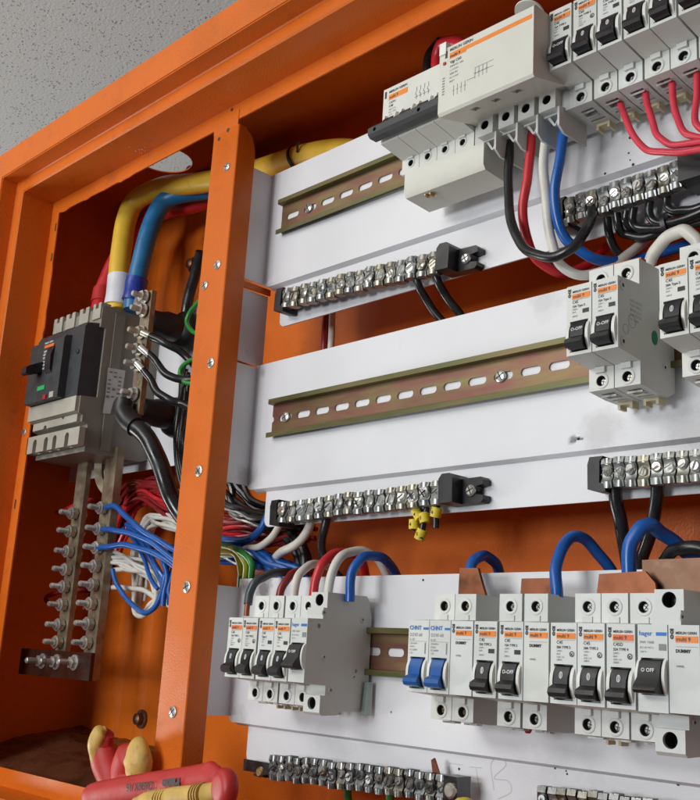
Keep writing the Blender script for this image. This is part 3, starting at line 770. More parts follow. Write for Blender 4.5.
# ------------------------------------------------------------------ four-pole breaker with add-on block (top left)
mb = thing('main_breaker', (-14, 0, Z1R), 'wide four-pole breaker with a long black toggle bar, top row', 'circuit breaker')
ox = -14
bm = BM()
prof = [(-3, -36), (-3, 36), (-12, 41), (-44, 41), (-44, 26), (-68.5, 23.6), (-68.5, -23.0), (-44, -27), (-44, -39.5), (-12, -40.5)]
prism(bm, prof, -36, 36, 0); bevel(bm, .6, 2, 25)
cut = BM()
for k in range(4): cyl(cut, (-26.6 + 17.3 * k, -50, -31.8), (-26.6 + 17.3 * k, -38, -31.8), 2.7, n=20)
for k in range(4): box(cut, -31 + 17.6 * k, -20 + 17.6 * k, -72, -62, -15, -3)
for k in range(1, 4): box(cut, -36 + 18 * k - .25, -36 + 18 * k + .25, -70, -43.4, -43, -21.8)
bm = boolcut(bm, cut)
obj('body', bm, M['plastic'], mb)
bm = BM(); rg = BM()
for k in range(4):
    p = Vector((-26.6 + 17.3 * k, -44, -31.8))
    screw_bm(bm, p + Vector((0, 3.6, 0)), (0, -1, 0), 1.9, 1)
    wl = BM(); cyl(wl, p + Vector((0, 4.2, 0)), p + Vector((0, 3.7, 0)), 2.66, n=20); cyl(wl, p + Vector((0, 4, 0)), p + Vector((0, .2, 0)), 2.64, n=20, ends=False); obj('well_shade', wl, M['hole'], mb)
    n = 24; R = []
    for rr, yy in ((2.7, .2), (2.7, -.5), (3.6, -.6), (4.2, .2)):
        R.append([rg.verts.new(p + Vector((rr * math.cos(2 * math.pi * i / n), yy, rr * math.sin(2 * math.pi * i / n)))) for i in range(n)])
    for a, b in zip(R, R[1:]):
        for i in range(n): rg.faces.new((a[i], a[(i + 1) % n], b[(i + 1) % n], b[i]))
    box(rg, p.x - 3, p.x + 3, -45.6, -43.8, -28.4, -25.4)
obj('terminal_screw', bm, M['steel'], mb); obj('terminal_ring', rg, M['plastic'], mb)
# toggles and the joining bar
for k in range(4):
    bm = BM(); cx = -25.5 + 17.6 * k
    prism(bm, [(-60, -3.4), (-70, -3.4), (-73.5, -6), (-76, -11), (-76, -16), (-60, -15)], cx - 4.6, cx + 4.6, 0); bevel(bm, .5, 2, 25)
    obj('toggle', bm, M['black'], mb)
    bm = BM()
    for dx in (-6.4, 5.0): prism(bm, [(-66, 0), (-71, -1.5), (-72.6, -7), (-71, -13), (-66, -14.5)], cx + dx, cx + dx + 1.4, 0)
    obj('toggle_surround', bm, M['ear'], mb)
bm = BM(); prism(bm, [(-73, -12.2), (-78.5, -11.4), (-81.5, -14.5), (-81.5, -19.5), (-79, -21.8), (-72, -21.8)], -38, 32.5, 0); bevel(bm, 1.2, 3, 25)
cut = BM()
for cx in (-31, 14): cyl(cut, (cx, -84, -17), (cx, -79, -17), 1.6, n=14)
bm = boolcut(bm, cut)
obj('toggle_bar', bm, M['charcoal'], mb)
bm = BM(); gr = BM(); st = BM()
YP = -68.72
text(bm, 'MERLIN GERIN', -30, 18.6, 2.9, YP, bold=.02); quad(bm, -34.4, -32.6, 15.4, 21.2, YP + .1)
quad(st, -30, -10.5, 12.6, 17, YP + .1); text(bm, 'multi 9', -29.4, 13.6, 3.3, YP - .1, bold=.02)
text(bm, 'C60N', -29.5, 9.2, 2.8, YP); text(bm, 'C40', -29.5, 6.3, 2.6, YP, bold=.02)
for i, s in enumerate(('240/415V~', '6kA  10kA', 'cat A')): text(gr, s, -29.5, 3.6 - i * 2.3, 1.8, YP)
for k in range(4):                         # little pole diagram
    x0 = -1 + 4 * k; quad(gr, x0, x0 + .35, 3, 7, YP + .1); quad(gr, x0, x0 + .35, 9.2, 13, YP + .1)
    quad(gr, x0 - 1, x0 - .6, 6.6, 9.2, YP + .1); quad(gr, x0 - 1.6, x0 + 1.6, 4.8, 5.15, YP + .1)
obj('printed_text', bm, M['ink'], mb); obj('fine_print', gr, M['greyink'], mb); obj('colour_strip', st, M['ostrip'], mb)

vg = thing('leakage_unit', (64, 0, Z1R), 'cream add-on block with long orange stripe, top row, four outgoing wires', 'earth leakage unit')
VO = Vector((64, 0, Z1R))
bm = BM()
prism(bm, [(-46, 48), (-84, 20.8), (-86, 18.6), (-86, -31.5), (-84.4, -33.4), (-48, -22), (-12, -22), (-12, 40), (-40, 46)], -41, 41, 0)
bm2 = BM()
prism(bm2, [(-46, 20), (-84, 20.5), (-86, 18.8), (-86, -31.5), (-84.4, -33.4), (-47, -23), (-12, -22), (-12, 41), (-44, 41), (-44, 26)], -41, 41, 0)
bm.free(); bm = bm2
bevel(bm, 1.0, 3, 25)
cut = BM(); cyl(cut, (38, -62, 8), (44, -62, 8), 2.6, n=20)
for cx in (-17, 1, 19): prism(cut, [(cx, -78), (cx + 6, -70), (cx + 8, -78)], -45, -28, 2) if False else box(cut, cx - 3, cx + 3, -76, -70, -40, -27.5)
bm = boolcut(bm, cut)
obj('cover', bm, M['cream'], vg)
# lower body, terminal blocks and the separating fins
bm = BM(); box(bm, -41, 41, -44, -6, -39, -20); bevel(bm, .6)
obj('lower_body', bm, M['plastic2'], vg)
for k in range(4):
    cx = at((485, 506, 526, 547)[k], (132, 125, 115, 107)[k], -51).x - VO.x
    cz = -30.5
    bm = BM(); box(bm, cx - 6.8, cx + 6.8, -51, -40, cz - 7.3, cz + 7.6); bevel(bm, .6)
    cut = BM(); cyl(cut, (cx - .5, -54, cz + .8), (cx - .5, -43, cz + .8), 3.5, n=24); bm = boolcut(bm, cut)
    blk = obj('terminal_block', bm, M['plastic'], vg)
    bm = BM(); cyl(bm, (cx - .5, -44.2, cz + .8), (cx - .5, -43, cz + .8), 3.45, n=24); cyl(bm, (cx - .5, -44, cz + .8), (cx - .5, -50.2, cz + .8), 3.42, n=24, ends=False); obj('well_shade', bm, M['hole'], blk)
    bm = BM(); lathe(bm, (cx - .5, -44.2, cz + .8), (0, -1, 0), [(0, 2.2), (1, 2.2), (1.4, 1.4)], 18); obj('terminal_screw', bm, M['darksteel'], blk)
    # fin to the right of each block
    fx = cx + 8.6
    bm = BM(); prism(bm, [(-50, cz - 7), (-50, cz - 21), (-44, cz - 25), (-17, cz - 24), (-17, cz - 7), (-30, cz - 3)], fx - .8, fx + .8, 0); bevel(bm, .5)
    obj('separator_fin', bm, M['plastic2'], vg)
    bm = BM()
    prism(bm, [(cx - 6, cz - 7.4), (cx - 3.6, cz - 7.4), (cx + 1, cz - 15), (cx + 5, cz - 7.4), (cx + 6.8, cz - 7.4), (cx + 1.6, cz - 16), (cx, cz - 16)], -43, -41, 1)
    obj('wire_guide', bm, M['plastic2'], vg)
# long lower shield under the four-pole breaker
sh = BM()
prism(sh, [(-46, -39.6), (-46, -57), (-43.5, -60.5), (-16, -62), (-12, -58), (-12, -38)], at(405, 172, -46).x - VO.x, at(485, 142, -46).x - VO.x - 1, 0)
bevel(sh, 1.2, 3, 25)
obj('terminal_shield', sh, M['cream'], vg)
p = at(431, 195, -40) - VO
bm = BM()
for dx, dz in ((0, 0), (-5, 2.5)): lathe(bm, (p.x + dx, -38, -60.5 + dz * .2), (0, -.5, -1), [(0, 2.5), (1.8, 2.3), (2.2, 1.4)], 16)
obj('shield_screw', bm, M['brass'], vg)
bm = BM(); gr = BM(); st = BM(); YP = -86.15
text(bm, 'MERLIN GERIN', -31.5, 14.6, 3.2, YP, bold=.02); quad(bm, -35.6, -33.7, 10.5, 16.2, YP + .1)
quad(st, -31.5, 39.5, 13.4 - 3.4, 13.4 - .2, YP + .1); bmq = None
quad(st, -31.5, -16.5, 8.6, 10.1, YP + .1); text(bm, 'multi 9', -31, 9.3, 3.3, YP - .12, bold=.02)
text(bm, 'Vigi C60', -31, 4.6, 3.0, YP, bold=.02)
for i, s in enumerate(('240/415V~ 63A', 'I n 0.030A', 'SABS 767', 'IEC 61009', '26611')): text(gr if i % 2 else bm, s, -31, 1.6 - i * 3.0, 1.9, YP)
for k in range(4):
    for j in range(2):
        x0 = -27 + 3.4 * k + 19 * j; z0 = -22 + 6 * j
        quad(gr, x0, x0 + .35, z0, z0 + 8, YP + .1); quad(gr, x0 - 1, x0 + 1, z0 + 4, z0 + 4.3, YP + .1)
quad(gr, -8, 8, -8, -7.7, YP + .1); quad(gr, -8, 8, -12.5, -12.2, YP + .1); quad(gr, -15, -8, -15, -14.7, YP + .1)
for i in range(7): quad(gr, -37.5, -35.5, -18 + i * 2.1, -17 + i * 2.1, YP + .1)
obj('printed_text', bm, M['ink'], vg); obj('fine_print', gr, M['greyink'], vg); obj('colour_strip', st, M['ostrip'], vg)
bm = BM(); box(bm, -40.5, -34.5, -87.2, -80, 14, 23.5); bevel(bm, .8); obj('test_button', bm, M['ear'], vg)
bm = BM(); box(bm, -36.8, -34.8, -87, -85.9, 5.5, 7.5); obj('red_flag', bm, M['redspot'], vg)
bm = BM(); lathe(bm, at(529, 13, -60) - VO, (.1, .35, 1), [(0, 10.5), (1.2, 10.7), (1.6, 9.8)], 36); obj('round_cap', bm, mat('translucent_cap', (.62, .64, .62), .4), vg)

# ------------------------------------------------------------------ terminal bars
def terminal_bar(a, b, n, label, ends=(True, True), big=1.0, metal='terminal', h=17, seat=5.2):
    """row of screw clamps from point a to point b (mm, centre line)"""
    a, b = Vector(a), Vector(b); d = (b - a); L = d.length; d.normalize()
    t = thing('terminal_bar', a, label, 'terminal bar', 'screw terminal bars on the plates')
    rot = Matrix((d, Vector((0, 1, 0)), d.cross(Vector((0, 1, 0))))).transposed().to_4x4()
    p = L / n
    w = p * .43
    bm0 = BM()
    prism(bm0, [(3.5, -h * .5), (-2.5, -h * .5), (-3.5, -h * .3), (-1.8, -h * .16), (-1.8, h * .14), (-3.8, h * .3), (-2.8, h * .5), (3.5, h * .5)], -w, w, 0)
    bevel(bm0, .55, 2, 22)
    # rounded wire barrel at the lower half
    cyl(bm0, (0, -.6, -h * .30), (0, -.6, -h * .52), w * .98, w * .92, n=18)
    cyl(bm0, (0, -.2, h * .26), (0, -.2, h * .5), w * .98, w * .9, n=18)
    me0 = mesh_of(bm0, 'clamp'); me0.materials.append(M[metal])
    sm = []
    for q in range(3):
        bs = BM(); screw_bm(bs, (0, 0, 0), (0, -1, 0), w * .98, 2.4, shank=3, n=18); me = mesh_of(bs, 'clamp_screw'); me.materials.append(M['steel' if metal == 'terminal' else metal]); 
        bs2 = BM(); slot_bm(bs2, (0, 0, 0), (0, -1, 0), w * .95, 5.35, [0.5, 1.2, 2.2][q], q == 2); m2 = mesh_of(bs2, 'screw_slot'); m2.materials.append(M['darksteel']); sm.append((me, m2))
    for i in range(n):
        c = bpy.data.objects.new('clamp', me0); COL.objects.link(c); c.parent = t
        loc = d * (p * (i + .5)) + Vector((0, random.uniform(-.5, .5), random.uniform(-.7, .7)))
        c.matrix_local = Matrix.Translation(loc * S) @ rot
        q = random.randrange(3)
        if True:
            s1 = bpy.data.objects.new('clamp_screw', sm[q][0]); COL.objects.link(s1); s1.parent = c
            oz = -(.5 if i % 2 else -1.6)
            s1.matrix_local = Matrix.Translation(Vector((random.uniform(-.6, .6), -1.2 + random.uniform(-1.5, 1), oz)) * S) @ Matrix.Rotation(random.uniform(-.22, .22), 4, 'X') @ Matrix.Rotation(random.uniform(-.2, .2), 4, 'Z')
            # the slot travels with the screw as one mesh part of it (joined level: sub-part)
            mm = s1.matrix_local.copy()
            s2 = bpy.data.objects.new('screw_slot', sm[q][1]); COL.objects.link(s2); s2.parent = c; s2.matrix_local = mm
    bm = BM(); v = box(bm, -4, L + 4, 2.6, 6, -h * .4, h * .4); v = box(bm, 0, L, 0, 4, -1.6, 1.6)
    o = obj('carrier', bm, M['black'], t); o.matrix_local = rot
    if ends[0]:
        bm = BM(); prism(bm, [(-9, -10), (1, -12), (4, -12), (4, -8), (-.5, -6), (-.5, 8), (2, 11), (-8, 11), (-9.5, 6)], -4.5, seat + 12, 1)
        for v in bm.verts: v.co.y = v.co.y * .8 - 0
        bevel(bm, .6, 2, 30); o = obj('end_bracket', bm, M['black'], t); o.matrix_local = rot
    if ends[1]:
        bm = BM()
        prism(bm, [(L, -9), (L + 13, -9), (L + 13, 9), (L + 10, 12.5), (L + 3, 12.5), (L, 9)], -6.5, 14, 1)
        bevel(bm, .8, 2, 30)
        P = [(L + 12, -9), (L + 30, -9), (L + 32, -7), (L + 32, -4), (L + 25.5, -3), (L + 24, 0), (L + 25.5, 3), (L + 32, 4), (L + 32, 7.5), (L + 30, 9.5), (L + 12, 9.5)]
        prism(bm, P, 5, 14, 1)
        o = obj('end_bracket', bm, M['black'], t); o.matrix_local = rot
        sc_ = BM(); screw_bm(sc_, (L + 21.5, 5, 0), (0, -1, 0), 4.2, 2.4); o = obj('fixing_screw', sc_, M['steel'], t); o.matrix_local = rot
        sc_ = BM(); slot_bm(sc_, (L + 21.5, 5, 0), (0, -1, 0), 4.2, 2.4, .4, True); o2 = obj('screw_slot', sc_, M['hole'], o)
    return t
YB = -9
terminal_bar(at(284, 300, YB), at(441, 262, YB), 16, 'silver terminal bar on the lip of the top plate, left one, two black wires', h=18)
tb1b = terminal_bar(at(566, 213, YB - 3), at(684, 174, YB - 3), 10, 'silver terminal bar at the upper right with many black wires below it', (True, False), h=19)
bm = BM(); q = at(684, 174, YB - 3) - at(566, 213, YB - 3); box(bm, q.x + .5, q.x + 60, -9, 17, q.z - 9, q.z + 10); bevel(bm, .8); obj('end_bracket', bm, M['black'], tb1b)
terminal_bar(at(280, 513, YB), at(444, 492.5, YB), 16, 'silver terminal bar on the middle plate lip above the yellow wire markers', h=17)
terminal_bar(at(603, 474, YB - 2), at(705, 466, YB - 2), 8, 'silver terminal bar at the right edge below the middle breakers', (True, False), h=19)
t4 = terminal_bar(at(271, 766, YB - 4), at(449, 789, YB - 4), 19, 'long dull grey terminal bar under the lowest plate, in front of the orange back', (False, False), metal='terminal_dark', h=18)
L4 = (at(449, 789, YB - 4) - at(271, 766, YB - 4))
bm = BM(); box(bm, L4.x, L4.x + 12, -6, 8, L4.z - 9, L4.z + 9); obj('end_bracket', bm, M['darksteel'], t4)
bm = BM(); screw_bm(bm, (L4.x + 7, -6, L4.z), (0, -1, 0), 5, 2.5); obj('fixing_screw', bm, M['steel'], t4)
bm = BM(); box(bm, -42, -2, 6, 8, -8, 1); box(bm, -16, -2, -4, 6, -9, -7); obj('end_bracket', bm, M['darksteel'], t4)
bm = BM(); screw_bm(bm, (-6, -5, -5), (0, -1, 0), 4, 2.5); obj('fixing_screw', bm, M['brass'], t4)
terminal_bar(at(540, 800, YB - 4), at(668, 818, YB - 4), 12, 'dull grey terminal bar cut off by the bottom edge', (False, False), metal='terminal_dark', h=18)

# ------------------------------------------------------------------ copper strips
def strip(pts, Y, t, m, label, holes=None):
    bm = BM(); prism(bm, [((at(x, y, Y)).x, (at(x, y, Y)).z) for x, y in pts], Y, Y + t, 1); bevel(bm, .25, 1)
    return tag(obj('copper_strip', bm, M[m]), label, 'copper strip', 'copper linking strips')
strip([(458, 600), (459.5, 568), (477.5, 568), (486, 598)], -31, 2.5, 'copper', 'tapering copper strip standing above the blue toggle breakers')
strip([(520, 600), (521.5, 578.5), (551, 578), (555, 600)], -31, 2.5, 'copper', 'short copper strip behind the second blank module gap, left of a blue wire')
strip([(596, 600), (599, 574), (645, 571), (655, 583), (658, 600)], -33, 2.2, 'copper', 'long copper strip above the three bottom right breakers')
strip([(643, 598), (642, 560), (720, 557), (724, 600)], -26, 3, 'dullcopper', 'large dull brown copper strip at the right edge, bottom row')
strip([(610, 271), (610.5, 264.5), (641, 257), (641.5, 264)], -33, 6, 'copper', 'thin copper strip on top of the pair of breakers on the middle rail')
strip([(433, 778), (431, 760), (434, 758), (441, 780)], -8, 1.5, 'copper', 'small copper sliver sticking up from the lowest terminal bar')
b = BM(); p = at(528, 730, -25); lathe(b, p + Vector((0, 0, 7)), (0, 0, -1), [(0, 1.8), (5, 1.9), (7, 2.6), (9, 1.6)], 14)
tag(obj('red_tip', b, M['redspot']), 'small red cap poking out below the middle blank module', 'wire cap')
b = BM(); prism(b, [(-11, -44), (-4, -44), (-4, -20), (-9, -20)], -97.2, -94, 0); bevel(b, .4)
tag(obj('steel_end_clip', b, mat('galvanised_clip', (.34, .40, .36), .42, .6, var=.05)), 'small steel end clip on the rail right of the isolator', 'end clip')

# ------------------------------------------------------------------ main moulded-case breaker, left compartment
bm = BM(); box(bm, -668, -402, 40, 42, 185, 359)
wp = tag(obj('backing_plate', bm, M['white']), 'white backing plate behind the large moulded breaker and its neutral bar', 'backing plate')
mc = thing('moulded_case_breaker', (-553, 40, 192), 'large grey and black moulded main breaker in the left compartment', 'main circuit breaker')
MO = Vector((-553, 40, 192))
def mpart(name, bm, m, parent=None, b=.8):
    for v in bm.verts: v.co -= MO
    if b: bevel(bm, b, 2, 30)
    return obj(name, bm, M[m], parent or mc)
XL, XR = -606, -500
bm = BM(); prism(bm, [(39.8, 196), (39.8, 352), (30, 355), (-34, 355), (-36.5, 352), (-36.5, 330), (-30, 330), (-30, 252), (-50, 250), (-50, 232), (-45, 230), (-45, 223), (-38, 221), (-38, 192), (30, 192)], XL, XR, 0)
mpart('case', bm, 'mgrey')
bm = BM(); prism(bm, [(-20, 196.5), (-20, 350), (-8, 350), (-8, 196.5)], XR - .2, XR + 1.1, 0); mpart('side_rib', bm, 'mgrey', b=.3)
bm = BM(); prism(bm, [(-29, 250), (-53, 250), (-53, 327), (-50, 332), (-29, 336)], XL, XR - 3, 0); bm_ = bm; mpart('front_cover', bm, 'charcoal', b=1.4)
bm = BM(); prism(bm, [(-52, 250.5), (-62, 250.5), (-62, 317), (-60, 320), (-52, 322)], XL + 3, -529, 0); pan = mpart('toggle_panel', bm, 'charcoal', b=1)
bm = BM(); prism(bm, [(-61, 284), (-78, 277.5), (-81, 279), (-81, 285), (-78, 288), (-61, 297)], -581, -570, 0); mpart('handle', bm, 'black', b=1.6)
bm = BM(); prism(bm, [(-61, 279), (-65, 283), (-66, 300), (-61, 316)], -560, -548, 0); mpart('handle_boot', bm, 'black', b=1.5)
q = at(45, 347.5, -62.2)
bm = BM(); box(bm, q.x, q.x + 21, -62.7, -61.9, q.z - 1.6, q.z + 1.8); mpart('colour_strip', bm, 'rstrip', b=0)
bm = BM()
text(bm, 'MERLIN GERIN', q.x - 1, q.z + 3.5, 2.9, -62.4, bold=.02)
for i, t_ in enumerate(('compact', 'NS250 N', 'Ui 750V', 'Uimp 8kV', '220/240', '380/415')): text(bm, t_, q.x - 1, q.z - 6 - i * 4, 3.6, -62.4, bold=.03, sx=.55)
mpart('printed_text', bm, 'whiteink', b=0)
q = at(41, 388.5, -62.2)
bm = BM(); box(bm, q.x - 8, q.x + 8, -62.7, -61.9, q.z - 2, q.z + 3); mpart('green_label', bm, 'greenlab', b=0)
q = at(45, 397, -62.2)
bm = BM(); box(bm, q.x - 3, q.x + 3, -63.5, -61.9, q.z - 2.4, q.z + 2.4); mpart('trip_button', bm, 'redspot', b=.3)
q = at(51.5, 394.5, -62.2)
bm = BM(); box(bm, q.x - 4.5, q.x + 4.5, -62.9, -61.9, q.z - 3, q.z + 3.4); mpart('grey_window', bm, 'mgrey2', b=0)
bm = BM()
for px, py in ((84, 352.5),):
    p = at(px, py, -53.4); lathe(bm, (-512, -52, 300), (0, -1, 0), [(0, 3), (2.4, 2.8), (3, 1.6)], 18)
mpart('cover_screw', bm, 'black', b=0)
bm = BM(); box(bm, XL, XR - 2, -54, -49, 233, 249.5); mpart('lower_front_cover', bm, 'mgrey2', b=.8)
bm = BM(); box(bm, XL + 6, XR - 4, -49, -42, 222.5, 231); 
cut = BM(); cyl(cut, (-572, -52, 223), (-572, -40, 223), 3.4, n=16); cyl(cut, (-534, -52, 231.5), (-534, -40, 231.5), 3, n=16); bm = boolcut(bm, cut)
mpart('lower_step', bm, 'mgrey2', b=0)
def comb(z0, z1, zc, cents, hw, xa, xb):
    P = [(xa, z1), (xa, z0)]
    for c in cents:
        P.append((c - hw, z0))
        for k in range(9): a = math.pi - math.pi * k / 8; P.append((c + hw * math.cos(a), zc + hw * math.sin(a)))
        P.append((c + hw, z0))
    return P + [(xb, z0), (xb, z1)]
bm = BM(); prism(bm, comb(197, 216, 208, (-589, -564, -545, -519), 4.2, XL - 2, XR + 6), -50, -43, 1)
mpart('terminal_shroud', bm, 'mgrey2', b=0)
bm = BM(); box(bm, XL - 1, XR + 5, -43, -38, 197, 216); mpart('shroud_back', bm, 'mgrey', b=0)
for i in range(4):
    cx = (-594, -566, -536, -509)[i]; w_ = 10 if i < 3 else 8
    bm = BM(); box(bm, cx - w_, cx + w_, -38.5, -26, 340, 358); cut = BM(); box(cut, cx - 3, cx + 3, -41, -30, 352, 360); bm = boolcut(bm, cut)
    mpart('terminal_lug', bm, 'mgrey2', b=0)
# side sticker
bm = BM(); v = [bm.verts.new(p) for p in (at(108, 367.5, XR + 1.4, 0), at(125.5, 370.5, XR + 1.4, 0), at(121, 402, XR + 1.4, 0), at(105, 400, XR + 1.4, 0))]; bm.faces.new(v)
v = [bm.verts.new(p) for p in (at(105, 398, XR + 1.6, 0), at(114, 400, XR + 1.6, 0), at(110, 414, XR + 1.6, 0), at(102.5, 413, XR + 1.6, 0))]; bm.faces.new(v)
stk = mpart('side_sticker', bm, 'sticker', b=0)
bm = BM()
for r_ in range(3):
    for c in range(7):
        if random.random() < .85:
            x0 = 109.5 + r_ * 5; y0 = 371 + c * 4.0 + r_ * .8; h_ = random.uniform(1.6, 3)
            v = [bm.verts.new(at(x, y, XR + 1.7, 0)) for x, y in ((x0 - c * .55, y0), (x0 + 3 - c * .55, y0 + .5), (x0 + 2.8 - c * .55, y0 + h_), (x0 - .2 - c * .55, y0 + h_ - .4))]; bm.faces.new(v)
mpart('faded_print', bm, 'greyink', b=0)

# busbars below it
def busbar(x0, x1, Y, ztop, zbot, t, label, bend=False):
    o = thing('busbar', ((x0 + x1) / 2, Y, zbot), label, 'busbar', 'tinned copper busbars below the main breaker')
    c = Vector(((x0 + x1) / 2, Y, zbot))
    bm = BM(); box(bm, x0 - c.x, x1 - c.x, 0, t, 0, ztop - zbot); bevel(bm, .7); obj('bar', bm, M['tinned'], o)
    return o, c
def stud(parent, c, p, L=20, r=3.1):
    bm = BM(); pr_ = []
    for i in range(9): pr_ += [(i * L * .6 / 9, r), (i * L * .6 / 9 + L * .03, r * .84)]
    lathe(bm, p - c + Vector((0, -L * .4, 0)), (0, -1, 0), [(0, r)] + [(a + .01, b) for a, b in pr_] + [(L * .6, r * .7)], 14)
    st_ = obj('stud', bm, M['steel'], parent)
    bm = BM(); cyl(bm, p - c, p - c + Vector((0, -5.5, 0)), 6.4, n=6); bevel(bm, .5)
    lathe(bm, p - c + Vector((0, -5.5, 0)), (0, -1, 0), [(0, 6.9), (1.2, 6.9), (1.3, 5), (3.5, 5)], 18)
    obj('nut', bm, M['steel'], st_)
    bm = BM(); cyl(bm, p - c + Vector((0, 6, 0)), p - c + Vector((0, 11, 0)), 6.4, n=6); obj('rear_nut', bm, M['steel'], st_)
b1, c1 = busbar(-575, -554, -2, 203, -40, 6, 'left tinned busbar with eight threaded studs')
b2, c2 = busbar(-516, -494, -2, 203, -40, 9, 'right tinned busbar with eight studs, blue wires on the upper three')
for (px, py) in ((75, 514), (72.5, 532), (70, 552), (67, 570), (64.5, 587), (62, 605), (59, 625), (56, 642)):
    p = at(px, py, -3); p.x = -564.5; stud(b1, c1, p)
for (px, py) in ((110, 508), (107, 529), (104, 548), (101, 566.5), (98.5, 585), (95.5, 604), (92.5, 624), (89.5, 643)):
    p = at(px, py, -3); p.x = -505; stud(b2, c2, p)
bm = BM(); P = [at(100, 455, 12), at(99, 475, 12), at(103, 488, 14), at(112, 497, 22), at(120, 500, 32)]
tube(bm, P, 6, n=4, per=5)
tag(obj('bent_link_bar', bm, M['tinned']), 'short bent metal link between the two busbars under the main breaker', 'link bar')
ib = thing('insulating_bar', (-582, -12, -40), 'dark brown insulating bar across the feet of the busbars, three nuts', 'insulator')
bm = BM(); xa = at(20, 660, -14).x; xb = at(90.5, 664, -14).x
box(bm, xa + 582, xb + 582, -2, 2, 0, 27.5); bevel(bm, .5); obj('board', bm, M['board'], ib)
for px, py, nm in ((43, 661, 'n'), (57, 662, 'n'), (75, 662.5, 'n')):
    p = at(px, py, -14) - Vector((-582, -12, -40)); bm = BM(); cyl(bm, p, p + Vector((0, -6, 0)), 6.2, n=6); bevel(bm, .5); lathe(bm, p, (0, -1, 0), [(0, 8), (1.5, 8), (1.6, 3.2), (19, 3.2), (20, 2.2)], 16); obj('nut', bm, M['steel'], ib)
bm = BM(); p = at(27, 659, -14) - Vector((-582, -12, -40)); cyl(bm, p, p + Vector((0, -.3, 0)), 3, n=16); obj('empty_hole', bm, M['hole'], ib)

# neutral bar on two stand-off insulators
nb = thing('neutral_bar', (-437, -22, 215), 'upright nickel neutral bar held in front of the main breaker side', 'busbar')
NO = Vector((-437, -22, 215))
T_, B_ = at(152.5, 291, -20), at(133, 416, -20)
bm = BM(); box(bm, -9, 9, 0, 6, B_.z - NO.z, T_.z - NO.z); bevel(bm, .6); obj('bar', bm, M['tinned'], nb)
for (px, py) in ((148, 296), (143, 311), (140.5, 333), (137.5, 350), (134.5, 366), (124, 397)):
    p = at(px, py, -24) - NO; p.x = 0
    bm = BM(); cyl(bm, p, p + Vector((0, -6, 0)), 6.2, n=6); bevel(bm, .4); lathe(bm, p + Vector((0, -6, 0)), (0, -1, 0), [(0, 3.2), (9, 3.2), (10, 2.4)], 14); lathe(bm, p, (0, -1, 0), [(0, 7.6), (1.2, 7.6)], 18)
    obj('bolt', bm, M['steel'], nb)
for zz in (T_.z - NO.z - 30, B_.z - NO.z + 8):
    bm = BM(); lathe(bm, (0, 6.2, zz), (0, 1, 0), [(0, 11), (3, 12), (12, 12.5), (20, 15), (34, 15), (38, 20), (44, 22), (50, 22), (55.5, 17)], 28)
    obj('standoff_insulator', bm, M['black'], nb)
for (px, py) in ((135, 384), (140, 347)):
    p = at(px, py, -22.2) - NO; p.x = 2; bm = BM(); cyl(bm, p, p + Vector((0, -.3, 0)), 2.6, n=16); obj('empty_hole', bm, M['brass'], nb)

# ------------------------------------------------------------------ cables
def cable(pts, r, m, label, cat='wire', group=None, name='wire', wob=.28, n=12, extra=None, per=8):
    P = [at(*q) if len(q) == 3 else Vector(q[:3]) for q in pts]
    bm = BM(); tube(bm, P, r, n, per, wob)
    o = obj(name, bm, M[m])
    tag(o, label, cat, group)
    return o
GT = 'thick feed cables into the main breaker'
cable([(425, 200, 60), (385, 170, 54), (350, 151, 44), (300, 157, 34), (262, 170, 28), (225, 179, 22), (190, 184, 16), (160, 188, 12), (137, 200, 8), (127, 218, 4), (122, 245, 0), (118.5, 280, -4), (117, 312, -6)], 12, 'w_yellow', 'thick yellow cable arching over into the main breaker', 'cable', GT, 'feed_cable', wob=.3, n=20)
cable([(300, 172, 60), (262, 180, 50), (225, 187, 38), (195, 192, 28), (172, 197, 18), (158, 210, 10), (149, 232, 4), (141, 262, 0), (135, 290, -3), (133, 310, -4)], 10.5, 'w_sky', 'thick light blue cable beside the yellow one, blue tape at its foot', 'cable', GT, 'feed_cable', n=20)
cable([(300, 180, 75), (262, 190, 66), (225, 196, 56), (190, 205, 44), (160, 213, 34), (135, 232, 24), (118, 258, 14), (105, 285, 4), (99, 312, -4)], 10, 'w_red', 'thick red cable behind the yellow and blue ones', 'cable', GT, 'feed_cable', n=20)
cable([(190, 172, 70), (215, 176, 78), (250, 168, 80), (300, 160, 84)], 8, 'w_black', 'dark cable lying behind the yellow cable near the post top', 'cable', GT, 'feed_cable', n=14)
def sleeve(pts, r, m, label, wob=.5, name='tape_sleeve'):
    P = [at(*q) for q in pts]; bm = BM(); tube(bm, P, r, 20, 8, wob); return tag(obj(name, bm, M[m]), label, 'tape sleeve', 'tape sleeves on the feed cables')
sleeve([(120.5, 277, -2.5), (119, 292, -4), (117.5, 306, -5)], 14.5, 'tape_w', 'white tape sleeve at the foot of the yellow cable')
sleeve([(137.5, 279, -1), (135, 291, -3), (133, 302, -4)], 12.6, 'tape_b', 'dark blue tape sleeve at the foot of the light blue cable')
sleeve([(103, 290, 2), (100, 304, -2)], 11.4, 'grip_red', 'red tape sleeve at the foot of the thick red cable')
bm = BM(); P = [at(140, 300, -10), at(139, 306, -22), at(142, 311, -24)]; tube(bm, P, 6, 14); tag(obj('cable_lug', bm, M['steel']), 'shiny cable lug joining the light blue cable to the neutral bar', 'cable lug')
